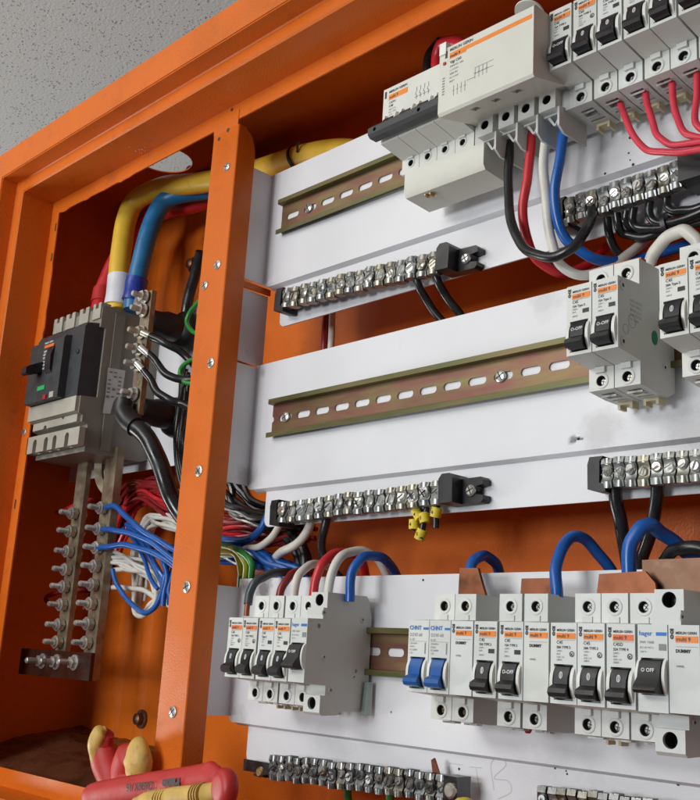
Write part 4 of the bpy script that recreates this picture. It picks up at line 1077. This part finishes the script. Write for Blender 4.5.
# cable tie round yellow cable near post
bm = BM(); pc = at(296, 158.5, 33.5); lathe(bm, pc + Vector((-1.6, 0, -.5)), (1, .1, .12), [(0, 13.2), (3.4, 13.2)], 24)
tag(obj('cable_tie', bm, M['black']), 'black cable tie around the yellow cable right of the post', 'cable tie')
cable([(297, 152, 22), (297.5, 146, 20), (299, 142, 19)], 1.2, 'w_black', 'stub end of the cable tie on the yellow cable', 'cable tie', name='tie_end', n=8)

# wires of the leakage unit
GV = 'four outgoing wires of the cream block'
cable([(509, 140, -34), (509.5, 158, -36), (508, 185, -38), (510, 212, -40), (516, 236, -43), (530, 252, -46), (552, 257, -48), (572, 248, -46), (585, 232, -36), (591, 218, -20), (593, 205, -10)], 3.4, 'w_black', 'black wire curving from the cream block to the upper right terminal bar', group=GV)
cable([(531, 132, -34), (530.5, 150, -36), (527, 180, -36), (523, 210, -34), (527, 240, -26), (540, 262, -14), (562, 273, 2), (590, 264, 20), (612, 240, 40)], 3.4, 'w_red', 'red wire hanging from the second terminal of the cream block', group=GV)
cable([(546, 124, -34), (545.5, 140, -36), (543.5, 170, -36), (547, 205, -36), (551, 240, -32), (560, 264, -26), (580, 275, -20), (605, 270, -10), (632, 252, 4), (650, 235, 20)], 3.4, 'w_white', 'white wire hanging from the third terminal of the cream block', group=GV)
cable([(566, 112, -34), (564, 128, -36), (560.5, 155, -37), (555, 190, -37), (557, 218, -34), (567, 240, -28), (585, 254, -20), (610, 262, -8), (640, 259, 10), (670, 250, 22), (710, 238, 30)], 3.6, 'w_blue', 'blue wire swinging from the fourth terminal of the cream block to the right', group=GV)
GR = 'crimson wires from the top row breakers'
cable([(619, 99, -31), (623, 112, -32), (631, 130, -34), (640, 145, -36), (656, 152, -38), (680, 152, -40), (712, 148, -42)], 2.25, 'w_pink', 'crimson wire hanging lowest, leftmost of the crimson wires', group=GR)
cable([(644.5, 88, -31), (648, 105, -32), (653, 125, -34), (661, 139, -36), (676, 145, -38), (712, 140, -40)], 2.25, 'w_pink', 'second crimson wire from the left below the top row', group=GR)
cable([(671, 76, -31), (673, 95, -32), (676, 115, -34), (683, 130, -36), (694, 137, -37), (712, 137, -38)], 2.25, 'w_pink', 'third crimson wire from the left below the top row', group=GR)
cable([(698, 64, -31), (697, 90, -32), (695, 112, -34), (698, 127, -35), (712, 134, -37)], 2.25, 'w_pink', 'crimson wire nearest the right edge below the top row', group=GR)
# black wires below terminal bar, upper right
GK = 'black wires below the upper right terminal bar'
K = [[(607, 218, -6), (609, 232, -5), (613, 246, 0), (624, 258, 8), (640, 275, 16)],
     [(617, 213, -6), (618, 226, -4), (626, 235, 2), (645, 237, 4), (672, 230, 4), (712, 220, 4)],
     [(626, 211, -6), (627, 222, -3), (636, 231, 6), (655, 232, 8), (712, 214, 8)],
     [(634, 207, -6), (632, 219, -4), (638, 227, -1), (655, 229, 0), (680, 223, 0), (712, 212, 0)],
     [(650, 201, -6), (649, 213, -4), (656, 222, -2), (676, 222, -2), (712, 207, -2)],
     [(666, 195, -6), (667, 206, -4), (675, 211, -3), (690, 210, -3), (712, 203, -3)]]
KL = ['black wire dropping straight behind the pair of middle row breakers', 'lowest of the black wires running right under the upper terminal bar', 'black wire second lowest in the bundle at the upper right',
      'black wire in the middle of the bundle at the upper right', 'black wire looping close under the upper right terminal bar', 'shortest black wire loop at the right end of the upper terminal bar']
for k, l in zip(K, KL): cable(k, 3.0, 'w_black', l, group=GK)
bm = BM(); pc = at(667, 226, 2); lathe(bm, pc - Vector((1.5, 0, 0)), (1, .1, .15), [(0, 9), (3, 9)], 20); tag(obj('cable_tie', bm, M['black']), 'cable tie round the black bundle at the upper right', 'cable tie')
cable([(645, 295, 10), (649, 268, 2), (656, 250, -6), (668, 237, -12), (682, 231, -14), (693, 236, -14), (699, 248, -12), (702, 262, -8)], 4.2, 'w_white', 'white wire arching over the right-hand breakers of the middle row', group='white wires')
# wires between top and middle plates
cable([(328, 296, 45), (325.5, 330, 45), (324, 360, 45)], 3.6, 'w_dred', 'dark red upright wire behind the gap below the top plate', group='upright wires in the first gap')
cable([(334, 295, 45), (331.5, 330, 45), (330, 360, 45)], 3.2, 'w_white', 'white upright wire behind the gap below the top plate', group='upright wires in the first gap')
cable([(416, 268, -6), (418, 283, -4), (426, 300, 4), (438, 316, 12), (450, 332, 18)], 3.4, 'w_black', 'left one of two black wires leaving the top left terminal bar', group='two black wires')
cable([(432, 264, -6), (437, 280, -4), (446, 296, 4), (458, 312, 12), (468, 326, 18)], 3.4, 'w_black', 'right one of two black wires leaving the top left terminal bar', group='two black wires')
# loops above the bottom row, left group
GL = 'short wire loops above the left group of the bottom row'
cable([(248, 604, -33), (250, 592, -31), (257, 581, -28), (268, 575, -16), (282, 572, 0), (296, 576, 20), (300, 590, 30)], 3.7, 'w_grey', 'dark grey wire with bared copper end above the leftmost breaker', group=GL)
bm = BM(); tube(bm, [at(246.5, 616, -34), at(247, 609, -34), at(248, 602, -33)], 2.3, 10, 4); tag(obj('bare_copper_end', bm, M['copper']), 'bare copper end of the dark grey wire, leftmost in the row', 'wire end')
cable([(279, 602, -31), (282, 588, -30), (289, 577, -24), (300, 571, -10), (312, 572, 8), (318, 590, 24)], 3.3, 'w_dred', 'dark red wire loop right of the grey one', group=GL)
cable([(293, 602, -31), (296, 583, -30), (303, 570, -24), (315, 564, -8), (330, 568, 10), (342, 585, 26)], 3.4, 'w_white', 'left one of two white wire loops above the left group', group=GL)
cable([(312, 602, -31), (316, 580, -30), (323, 563, -26), (334, 554, -14), (350, 553, 4), (362, 562, 16), (368, 590, 30)], 3.6, 'w_red', 'bright red wire loop above the isolator in the left group', group=GL)
cable([(327, 602, -31), (331, 577, -30), (338, 560, -26), (350, 552, -14), (366, 552, 0), (380, 562, 12), (392, 585, 26)], 3.5, 'w_white', 'right one of two white wire loops above the left group', group=GL)
cable([(350, 602, -31), (351, 578, -30), (357, 563, -26), (368, 556, -16), (382, 558, -2), (393, 568, 12), (401, 590, 24)], 3.7, 'w_blue', 'blue wire loop above the isolator in the left group', group=GL)
GQ = 'blue wire loops above the right group of the bottom row'
cable([(470, 600, -20), (470, 570, -14), (476, 559, -8), (485, 556, 2), (495, 563, 12), (502, 580, 22)], 3.8, 'w_blue', 'smallest blue loop, behind the tapering copper strip', group=GQ)
cable([(557, 597, -30), (556, 570, -28), (561, 550, -22), (571, 538, -12), (583, 538, -2), (597, 552, 8), (612, 572, 16), (622, 590, 22)], 3.8, 'w_blue', 'middle blue loop, right of the short copper strip', group=GQ)
cable([(630, 597, -27), (628.5, 565, -27), (632, 541, -26), (641, 528, -24), (650, 525, -18), (662, 533, -8), (680, 547, 4), (700, 563, 14), (712, 580, 20)], 4.4, 'w_blue', 'largest blue loop, above the long copper strip', group=GQ)
cable([(614, 484, -6), (617, 505, -3), (622, 530, 2), (627, 560, 10), (630, 585, 14)], 4.4, 'w_black', 'thick black wire down from the right terminal bar, left one', group='black wires at the right')
cable([(658, 484, -4), (656, 505, 0), (651, 530, 6), (642, 560, 14), (638, 585, 18)], 4.2, 'w_black', 'thick black wire down from the right terminal bar, right one', group='black wires at the right')
cable([(664, 562, 0), (673, 551, -3), (690, 547, -4), (712, 551, -2)], 4, 'w_black', 'black wire bundle arching behind the dull copper strip, right edge', group='black wires at the right')
# yellow-marked cut wires
for i, (px, py, dx, dy) in enumerate(((421, 508, -9, 22), (427, 507, -7, 32), (437, 504, -2, 24))):
    o = cable([(px, py, -3), (px + dx * .5, py + dy * .5, -4), (px + dx, py + dy, -5)], 2.5, 'w_black', ['left', 'middle', 'right'][i] + ' one of three short cut wires with yellow markers', group='cut wires with yellow markers', name='cut_wire')
    for q in ((.3, .75) if i == 0 else ((.35, .85) if i == 1 else (.35,))):
        c = at(px + dx * q, py + dy * q, -4) - o.location / S
        bm = BM(); tl = (i * 2 - 2 + (2 if q > .5 else -1)) * .9; cyl(bm, c + Vector((tl, 0, 3.6)), c + Vector((-tl, 0, -3.6)), 4.1, n=14); mk = obj('yellow_marker', bm, M['marker'], o)
        bm = BM(); text(bm, str(4 + i), c.x - 1.2, c.z - 1.4, 3.4, c.y - 4.3, bold=.03); obj('marker_print', bm, M['ink'], mk)
# wires near neutral bar
GN = 'black wires bolted to the neutral bar'
NK = [([(150, 336, -24), (163, 342, -18), (178, 350, -6), (192, 362, 5), (205, 380, 10)], 'upper black wire lugged to the neutral bar'),
      ([(147, 353, -24), (155, 360, -20), (163, 371, -14), (174, 378, -6), (190, 380, 4), (205, 384, 8)], 'middle black wire lugged to the neutral bar'),
      ([(143, 370, -24), (149, 377, -20), (156, 390, -14), (168, 399, -8), (182, 404, 2), (200, 412, 8)], 'lower black wire lugged to the neutral bar')]
for k, l in NK:
    cable(k, 4.1, 'w_black', l, group=GN)
    P = [at(*q) for q in k[:2]]; bm = BM(); d_ = (P[1] - P[0]).normalized(); tube(bm, [P[0] - d_ * 11, P[0] - d_ * 4, P[0] + d_ * 5], 3.9, 12, 4)
    tag(obj('wire_lug', bm, M['steel']), 'crimped steel lug on the ' + l.split(' lugged')[0] + ' of the neutral bar', 'cable lug', 'lugs on the neutral bar')
cable([(124, 400, -30), (122, 412, -32), (130, 422, -30), (145, 435, -24), (157, 456, -16), (165, 480, -8), (173, 500, 0), (185, 520, 8), (200, 540, 14)], 9, 'w_black', 'thick black cable from the foot of the neutral bar down behind the post', 'cable', name='feed_cable', n=20)
bm = BM(); tube(bm, [at(125, 402, -31), at(123.5, 411, -32), at(129, 421, -30), at(136, 427, -28)], 10.6, 18, 6); tag(obj('heat_shrink', bm, M['black']), 'black heat-shrink boot on the thick black neutral cable', 'heat shrink')
cable([(201, 252, 20), (195, 275, 26), (188, 302, 30), (184, 330, 30)], 6, 'w_black', 'black cable slanting up behind the post above the backing plate', 'cable', name='feed_cable')
for i in range(6):
    o_ = random.uniform(-4, 4)
    cable([(184 + i * 1.8, 366 + i * 3, 20 + i * 2), (181 + i * 1.5, 390 + o_, 22 + i), (178 + i * 2, 420, 20 + i * 2), (176 + i * 2, 450 + o_, 22), (180 + i * 2, 480, 26), (190, 505, 30)], 3, 'w_black', 'thin black wire in the upright bundle left of the post', group='thin black wires left of the post', wob=.5)
cable([(200, 300, 10), (190, 312, 12), (187, 322, 12), (192, 331, 10), (204, 336, 8)], 2.4, 'w_green', 'upper green loop left of the post', group='green loops left of the post')
cable([(205, 357, 2), (192, 360, 0), (183, 366, 0), (180, 374, 0), (185, 382, 0), (200, 384, 4)], 2.4, 'w_green', 'lower green ring of wire left of the post', group='green loops left of the post')
# bundles behind the post
def bundle(path, n_, r, m, label, group, spread=6, wob=2.0):
    for i in range(n_):
        off = Vector((random.uniform(-1, 1), random.uniform(-1, 1), random.uniform(-1, 1))) * spread
        off2 = off + Vector((random.uniform(-1, 1), random.uniform(-1, 1), random.uniform(-1, 1))) * spread * .5
        P = []
        for k, q in enumerate(path):
            t = k / (len(path) - 1); e = 1 if 0 < k < len(path) - 1 else .7
            P.append(at(*q) + (off * (1 - t) + off2 * t) * e)
        bm = BM(); tube(bm, P, r, 9, 6, wob)
        tag(obj('wire', bm, M[m]), label, 'wire', group)
bundle([(93, 605, 40), (103, 580, 42), (110, 550, 44), (118, 520, 44), (130, 500, 42), (148, 491, 38), (165, 496, 34), (185, 510, 30), (215, 525, 28), (245, 529, 30), (275, 530, 34), (310, 528, 40)], 22, 2.2, 'w_dred', 'dark red wire of the bundle arching from the busbars behind the post', 'dark red wires behind the post', 11)
bundle([(112, 560, 40), (122, 528, 42), (134, 505, 40), (152, 497, 36), (175, 505, 30), (215, 528, 26), (245, 532, 28), (285, 534, 36)], 12, 2.2, 'w_red', 'red wire of the bundle arching from the busbars behind the post', 'red wires behind the post', 7)
bundle([(137, 604, 30), (140, 570, 30), (142, 545, 30), (150, 522, 28), (165, 518, 26), (185, 528, 24), (215, 540, 24), (250, 548, 28)], 12, 2.1, 'w_white', 'white wire standing and bending in the bundle left of the post', 'white wires left of the post', 7)
cable([(112, 555, 10), (125, 560, 12), (140, 567, 14), (153, 576, 16), (162, 588, 20)], 2.6, 'w_white', 'white wire slanting down from the right busbar', group='white wires left of the post')
cable([(111, 570, 10), (128, 570, 12), (145, 573, 14), (155, 585, 15), (155, 602, 15), (146, 614, 15), (138, 616, 18), (134, 608, 22), (136, 585, 25)], 2.6, 'w_white', 'white wire loop hanging lowest left of the post', group='white wires left of the post')
cable([(110, 587, 10), (125, 588, 12), (142, 590, 14), (154, 597, 16), (158, 608, 18)], 2.6, 'w_white', 'white wire slanting from the middle of the right busbar', group='white wires left of the post')
cable([(143, 616, 16), (150, 604, 16), (160, 598, 18), (170, 595, 20)], 2.6, 'w_white', 'short white wire at the bottom of the loops', group='white wires left of the post')
GBL = 'blue wires from the right busbar'
cable([(107, 507, -7), (116, 507, -8), (130, 520, -8), (146, 533, -6), (163, 543, -2), (180, 553, 4), (205, 560, 12), (235, 562, 20)], 3.0, 'w_blue', 'uppermost blue wire from the right busbar', group=GBL)
cable([(103, 529, -7), (112, 530, -8), (128, 533, -8), (147, 540, -6), (163, 551, -2), (180, 565, 4), (200, 575, 12)], 3.0, 'w_blue', 'second blue wire from the top of the right busbar', group=GBL)
cable([(99, 548, -7), (107, 547, -8), (124, 545, -8), (145, 550, -6), (163, 558, -2), (178, 569, 4), (200, 585, 12)], 3.2, 'w_blue', 'third blue wire from the right busbar, nearly level', group=GBL)
cable([(113, 570, -2), (117, 585, -2), (128, 600, 0), (142, 612, 2), (152, 610, 4), (160, 598, 6), (164, 580, 6), (168, 562, 8), (171, 545, 10)], 2.6, 'w_blue', 'blue wire hanging in a deep loop left of the post', group=GBL)
cable([(163, 636 - 30, 5), (165, 590, 5), (167, 575, 5), (163, 560, 6), (157, 552, 8)], 2.9, 'w_blue', 'short upright blue wire beside the deep loop', group=GBL)
bundle([(108, 556, 6), (122, 560, 8), (138, 566, 12), (152, 578, 14), (160, 592, 18), (172, 604, 24)], 6, 2.0, 'w_white', 'thin white wire in the tangle right of the busbars', 'white wires left of the post', 6, 1.5)
bundle([(128, 530, 14), (140, 540, 14), (150, 556, 12), (158, 575, 12), (166, 590, 14)], 5, 2.2, 'w_blue', 'thin blue wire in the tangle right of the busbars', 'blue wires in the tangle', 7, 1.5)
bundle([(172, 604, 10), (173, 585, 10), (175, 565, 12), (180, 545, 14), (190, 530, 16), (205, 522, 18)], 8, 2.4, 'w_blue', 'blue wire rising close to the left edge of the post', 'blue wires beside the post', 6)
# right of the post, under the middle plate
bundle([(205, 550, 8), (225, 552, 10), (250, 556, 14), (275, 566, 18), (295, 580, 22), (305, 600, 26)], 16, 2.9, 'w_blue', 'blue wire of the bundle right of the post dropping behind the lowest plate', 'blue wires right of the post', 7)
cable([(205, 536, 8), (228, 540, 8), (246, 540, 8), (260, 530, 8), (268, 515, 10)], 3.4, 'w_blue', 'blue wire rising to the middle plate lip right of the post', group='blue wires right of the post, rising')
bundle([(205, 470, 18), (222, 488, 20), (228, 505, 20), (245, 516, 20), (265, 520, 24), (300, 524, 30)], 7, 3.2, 'w_black', 'glossy black wire bending right of the post under the middle plate', 'black wires right of the post', 6, 1.5)
bundle([(235, 482, 26), (242, 494, 26), (252, 506, 26), (275, 510, 30)], 4, 3.2, 'w_black', 'black wire tucked against the middle plate corner', 'black wires at the plate corner', 5, 1)
bundle([(268, 528, 40), (285, 532, 36), (298, 545, 34), (304, 565, 34), (303, 600, 34)], 8, 3.6, 'w_black', 'black wire turning down behind the left group loops', 'black wires turning down', 5, .6)
cable([(328, 512, 0), (324, 530, 0), (322, 550, 4), (328, 565, 8), (340, 578, 14), (350, 592, 20)], 3.6, 'w_black', 'black wire dropping from the middle left terminal bar', group='black wires at the middle bar')
cable([(245, 549, 6), (260, 546, 8), (272, 537, 8), (281, 522, 8), (286, 510, 8)], 3.1, 'w_white', 'left white wire curving up to the middle terminal bar', group='white wires right of the post')
cable([(255, 572, 34), (272, 561, 22), (283, 551, 12), (297, 544, 8), (306, 533, 6), (313, 516, 4)], 3.8, 'w_white', 'right white wire curving up to the middle terminal bar', group='white wires right of the post')
for i, (m_, dx, dy) in enumerate((('w_green', 0, 0), ('w_yg', 5, 1.5), ('w_green', 11, 2), ('w_yg', -1, 5))):
    if i < 3: pts = [(205, 551 + dy, -4), (222, 545.5 + dy * .5, -5), (234 + dx * .6, 550 + dy, -5), (240.5 + dx, 562 + dy, -2), (240.5 + dx, 578, 4), (240 + dx, 596, 10)]
    else: pts = [(205, 557, -6), (220, 553, -6), (232, 553, -6), (239, 560, -4), (241, 574, 2)]
    cable(pts, 3.0, m_, ['green wire loop next to the post, leftmost', 'middle green and yellow wire loop next to the post', 'right green wire loop next to the post', 'short yellow-green wire under the green loops'][i], group='green and yellow earth wires')
cable([(348, 776, 6), (348, 790, 8), (349, 810, 10)], 3, 'w_green', 'green wire hanging below the long grey terminal bar', group='wires under the lowest bar')
cable([(389, 783, 6), (390, 800, 8), (391, 815, 10)], 3, 'w_green', 'dark green wire further right below the grey terminal bar', group='wires under the lowest bar')
# top: red and black loops behind the four-pole breaker
cable([(438, 92, -10), (437, 62, -10), (440, 47, -12), (450, 42, -14), (462, 45, -14), (470, 60, -14)], 5, 'w_red', 'thick red wire loop behind the four-pole breaker', 'cable', 'loops behind the four-pole breaker', 'feed_cable')
cable([(428, 95, -2), (429, 62, -2), (434, 50, -2), (444, 46, 0), (455, 55, 0)], 5, 'w_black', 'thick black wire loop behind the red loop', 'cable', 'loops behind the four-pole breaker', 'feed_cable')
for i in range(6):
    cable([(340 + i * 2, 53 - i * 1.2, 70), (375, 47 - i * 1.6, 68), (410, 42 - i * 1.5, 60), (440, 44 - i, 50)], 2.6, 'w_black', 'dark wire lying along the roof of the cabinet', group='dark wires along the cabinet roof', wob=.8)
cable([(128, 642, 0), (90, 547, 8)][:0] or [(56, 512, 10), (60, 512, 12), (90, 500, 20), (110, 505, 30)], 2.6, 'w_red', 'red wire end behind the top stud of the left busbar', group='red wire ends at the left busbar')
cable([(50, 604, 14), (46, 599, 12), (52, 594, 12), (75, 590, 20), (100, 592, 30)], 2.6, 'w_dred', 'dark red wire hooking behind the lower left studs', group='red wire ends at the left busbar')

# ------------------------------------------------------------------ tools and debris at the bottom
def blob(bm, P, R, n=20, per=6, squash=(1, 1)):
    C = catmull(P, per); RR = []
    k = (len(C) - 1)
    for i in range(len(C)):
        t = i / k * (len(R) - 1); j = min(int(t), len(R) - 2); f = t - j; f = f * f * (3 - 2 * f); RR.append(R[j] * (1 - f) + R[j + 1] * f)
    T = [(C[min(i + 1, k)] - C[max(i - 1, 0)]).normalized() for i in range(len(C))]
    up = Vector((0, -1, 0)); rings = []
    for i, c in enumerate(C):
        u = (up - T[i] * up.dot(T[i])).normalized(); w = T[i].cross(u)
        rings.append([bm.verts.new(c + (u * math.cos(2 * math.pi * q / n) * squash[0] + w * math.sin(2 * math.pi * q / n) * squash[1]) * RR[i]) for q in range(n)])
    for a, b in zip(rings, rings[1:]):
        for q in range(n): bm.faces.new((a[q], a[(q + 1) % n], b[(q + 1) % n], b[q]))
    bm.faces.new(rings[0][::-1]); bm.faces.new(rings[-1])
def tpart(name, P, R, m, parent, sq=(.6, 1), O=None):
    bm = BM(); blob(bm, P, R, squash=sq)
    for v in bm.verts: v.co -= O
    return obj(name, bm, M[m], parent, sharp=60)
YT = -112
O_ = at(160, 800, YT)
pl = thing('insulated_pliers', O_, 'red and yellow insulated pliers lying across the foot of the post', 'pliers')
tpart('red_handle', [at(86, 808, YT), at(91, 798, YT), at(112, 793, YT), at(150, 787, YT), at(190, 781.5, YT), at(212, 778, YT), at(226, 788, YT)], [3, 10.5, 10.5, 10.5, 10.5, 10, 6], 'grip_red', pl, (.6, 1), O_)
tpart('finger_guard', [at(198, 780, YT), at(208, 770, YT), at(213, 768, YT), at(222, 781, YT)], [3, 5, 4, 5], 'grip_red', pl, (1, 1), O_)
bm = BM(); pc = at(233, 788, YT - 6); lathe(bm, pc - O_, (-.25, -1, 0), [(0, 8), (1, 11), (4, 13), (8, 13), (11, 11), (12, 7)], 28); obj('red_guard', bm, M['grip_red'], pl, 60)
tpart('yellow_grip', [at(136, 806, YT - 10), at(150, 802, YT - 11), at(175, 798, YT - 11), at(205, 794, YT - 10), at(222, 789, YT - 9)], [6, 7.5, 7.5, 7, 5.5], 'grip_yel', pl, (.8, 1), O_)
for i in range(4):
    for px in (160 + i * 2.6, 196 + i * 2.6):
        bm = BM(); q = at(px, 802 - (px - 150) * .15, YT - 10.6); lathe(bm, q - O_ - Vector((.5, 0, 0)), (1, 0, .12), [(0, 7.55), (.9, 7.55)], 20); obj('grip_rib', bm, M['grip_yel'], pl)
bm = BM()
pt = at(150, 785.5, YT - 7.7) - O_
mt = Matrix.Translation(pt) @ Matrix.Rotation(math.radians(180), 4, 'Y') @ Matrix.Rotation(math.radians(-10.5), 4, 'Y')
text(bm, '16 X90', 3, -3.4, 7.4, 0, 'LEFT', mt, bold=.015) if False else None
mt = Matrix.Translation(pt) @ Matrix.Rotation(math.radians(170), 4, 'Y')
text(bm, 'C606X 16', -4, -3, 8.4, 0, 'LEFT', mt, bold=.015)
text(bm, 'Plano', -36, -3, 9.4, 0, 'LEFT', mt, bold=.05)
obj('printed_text', bm, M['ink'], pl)
# second tool: two upright handles
O2 = at(115, 790, -40)
t2 = thing('cable_cutter', O2, 'upright red and yellow tool handles standing left of the post foot', 'cable cutter')
tpart('red_handle', [at(108, 733, -60), at(103, 745, -60), at(106, 762, -58), at(112, 780, -56), at(116, 800, -54)], [7, 14, 15, 14, 13], 'grip_red', t2, (.8, 1), O2)
tpart('yellow_grip', [at(106, 728.5, -62), at(100, 733, -66), at(95.5, 744, -68), at(96, 758, -66), at(101, 776, -62)], [3, 8, 8, 6, 3], 'grip_yel', t2, (.8, 1), O2)
tpart('red_handle', [at(136, 748, -58), at(130, 758, -58), at(127, 772, -56), at(130, 790, -56)], [7, 15, 16, 15], 'grip_red', t2, (.8, 1), O2)
tpart('yellow_grip', [at(134, 745, -62), at(137, 750, -66), at(138, 762, -66), at(137, 774, -64), at(133, 784, -62)], [3, 12, 15, 13, 5], 'grip_yel', t2, (.7, 1), O2)
O3 = at(462, 806, -60)
t3 = thing('screwdriver', O3, 'yellow screwdriver end cut off by the bottom edge', 'screwdriver')
bm = BM(); lathe(bm, (0, 0, -30), (0, .1, 1), [(0, 6), (10, 8), (26, 9), (31, 8), (34, 5), (35, 1)], 24); obj('handle', bm, M['marker'], t3)
bm = BM(); lathe(bm, (0, 0, -90), (0, .02, 1), [(0, 2), (60, 2)], 12); obj('shaft', bm, M['steel'], t3)
# crumpled brown film in the bottom of the left compartment
bm = BM(); n1, n2 = 60, 34
import mathutils.noise as mn
G = []
for i in range(n1 + 1):
    row = []
    for j in range(n2 + 1):
        u = i / n1; v = j / n2
        x = -668 + 250 * u; y = -44 + 138 * v
        h = -132 + 34 * v ** .6 - 16 * u - 60 * max(0, u - .75)
        q = Vector((x * .012, y * .02, 3))
        h += (7 * mn.noise(q) + 3 * abs(mn.noise(q * 2.7))) * min(1, v * 4)
        row.append(bm.verts.new((x, y, h)))
    G.append(row)
for i in range(n1):
    for j in range(n2): bm.faces.new((G[i][j], G[i + 1][j], G[i + 1][j + 1], G[i][j + 1]))
fo = obj('plastic_film', bm, M['bag'], sharp=180)
md = fo.modifiers.new('thickness', 'SOLIDIFY'); md.thickness = .0008
tag(fo, 'crumpled dark brown plastic film at the bottom of the left compartment', 'plastic film')

# ------------------------------------------------------------------ light
w = bpy.data.worlds.new('World'); sc.world = w; w.use_nodes = True
bg = w.node_tree.nodes['Background']; bg.inputs[0].default_value = (.80, .88, 1.0, 1); bg.inputs[1].default_value = .09
def area(name, loc, target, sx, sy, power, col):
    l = bpy.data.lights.new(name, 'AREA'); l.shape = 'RECTANGLE'; l.size = sx; l.size_y = sy; l.energy = power; l.color = col
    o = bpy.data.objects.new(name, l); COL.objects.link(o); o.location = loc
    o.rotation_euler = (Vector(target) - Vector(loc)).to_track_quat('-Z', 'Y').to_euler()
    return o
area('ceiling_luminaire', (-.45, -2.0, .84), (-.1, 0, .12), 1.0, .5, 18, (1.0, .97, .92))
area('near_luminaire', (-.75, -1.0, .86), (-.1, 0, .0), .5, .5, 4, (1.0, .97, .92))
area('window_light', (-.28, -2.3, .12), (-.15, 0, .15), .65, .5, 21, (.94, .97, 1.0))
area('floor_bounce_fill', (-2.6, -.9, -.6), (-1.5, .2, .9), .8, .8, 29, (1.0, .97, .92))  # added fill, stands in for floor bounce to brighten the ceiling

sc.view_settings.view_transform = 'Standard'; sc.view_settings.look = 'None'; sc.view_settings.exposure = 0; sc.view_settings.gamma = 1
sc.render.engine = 'CYCLES'
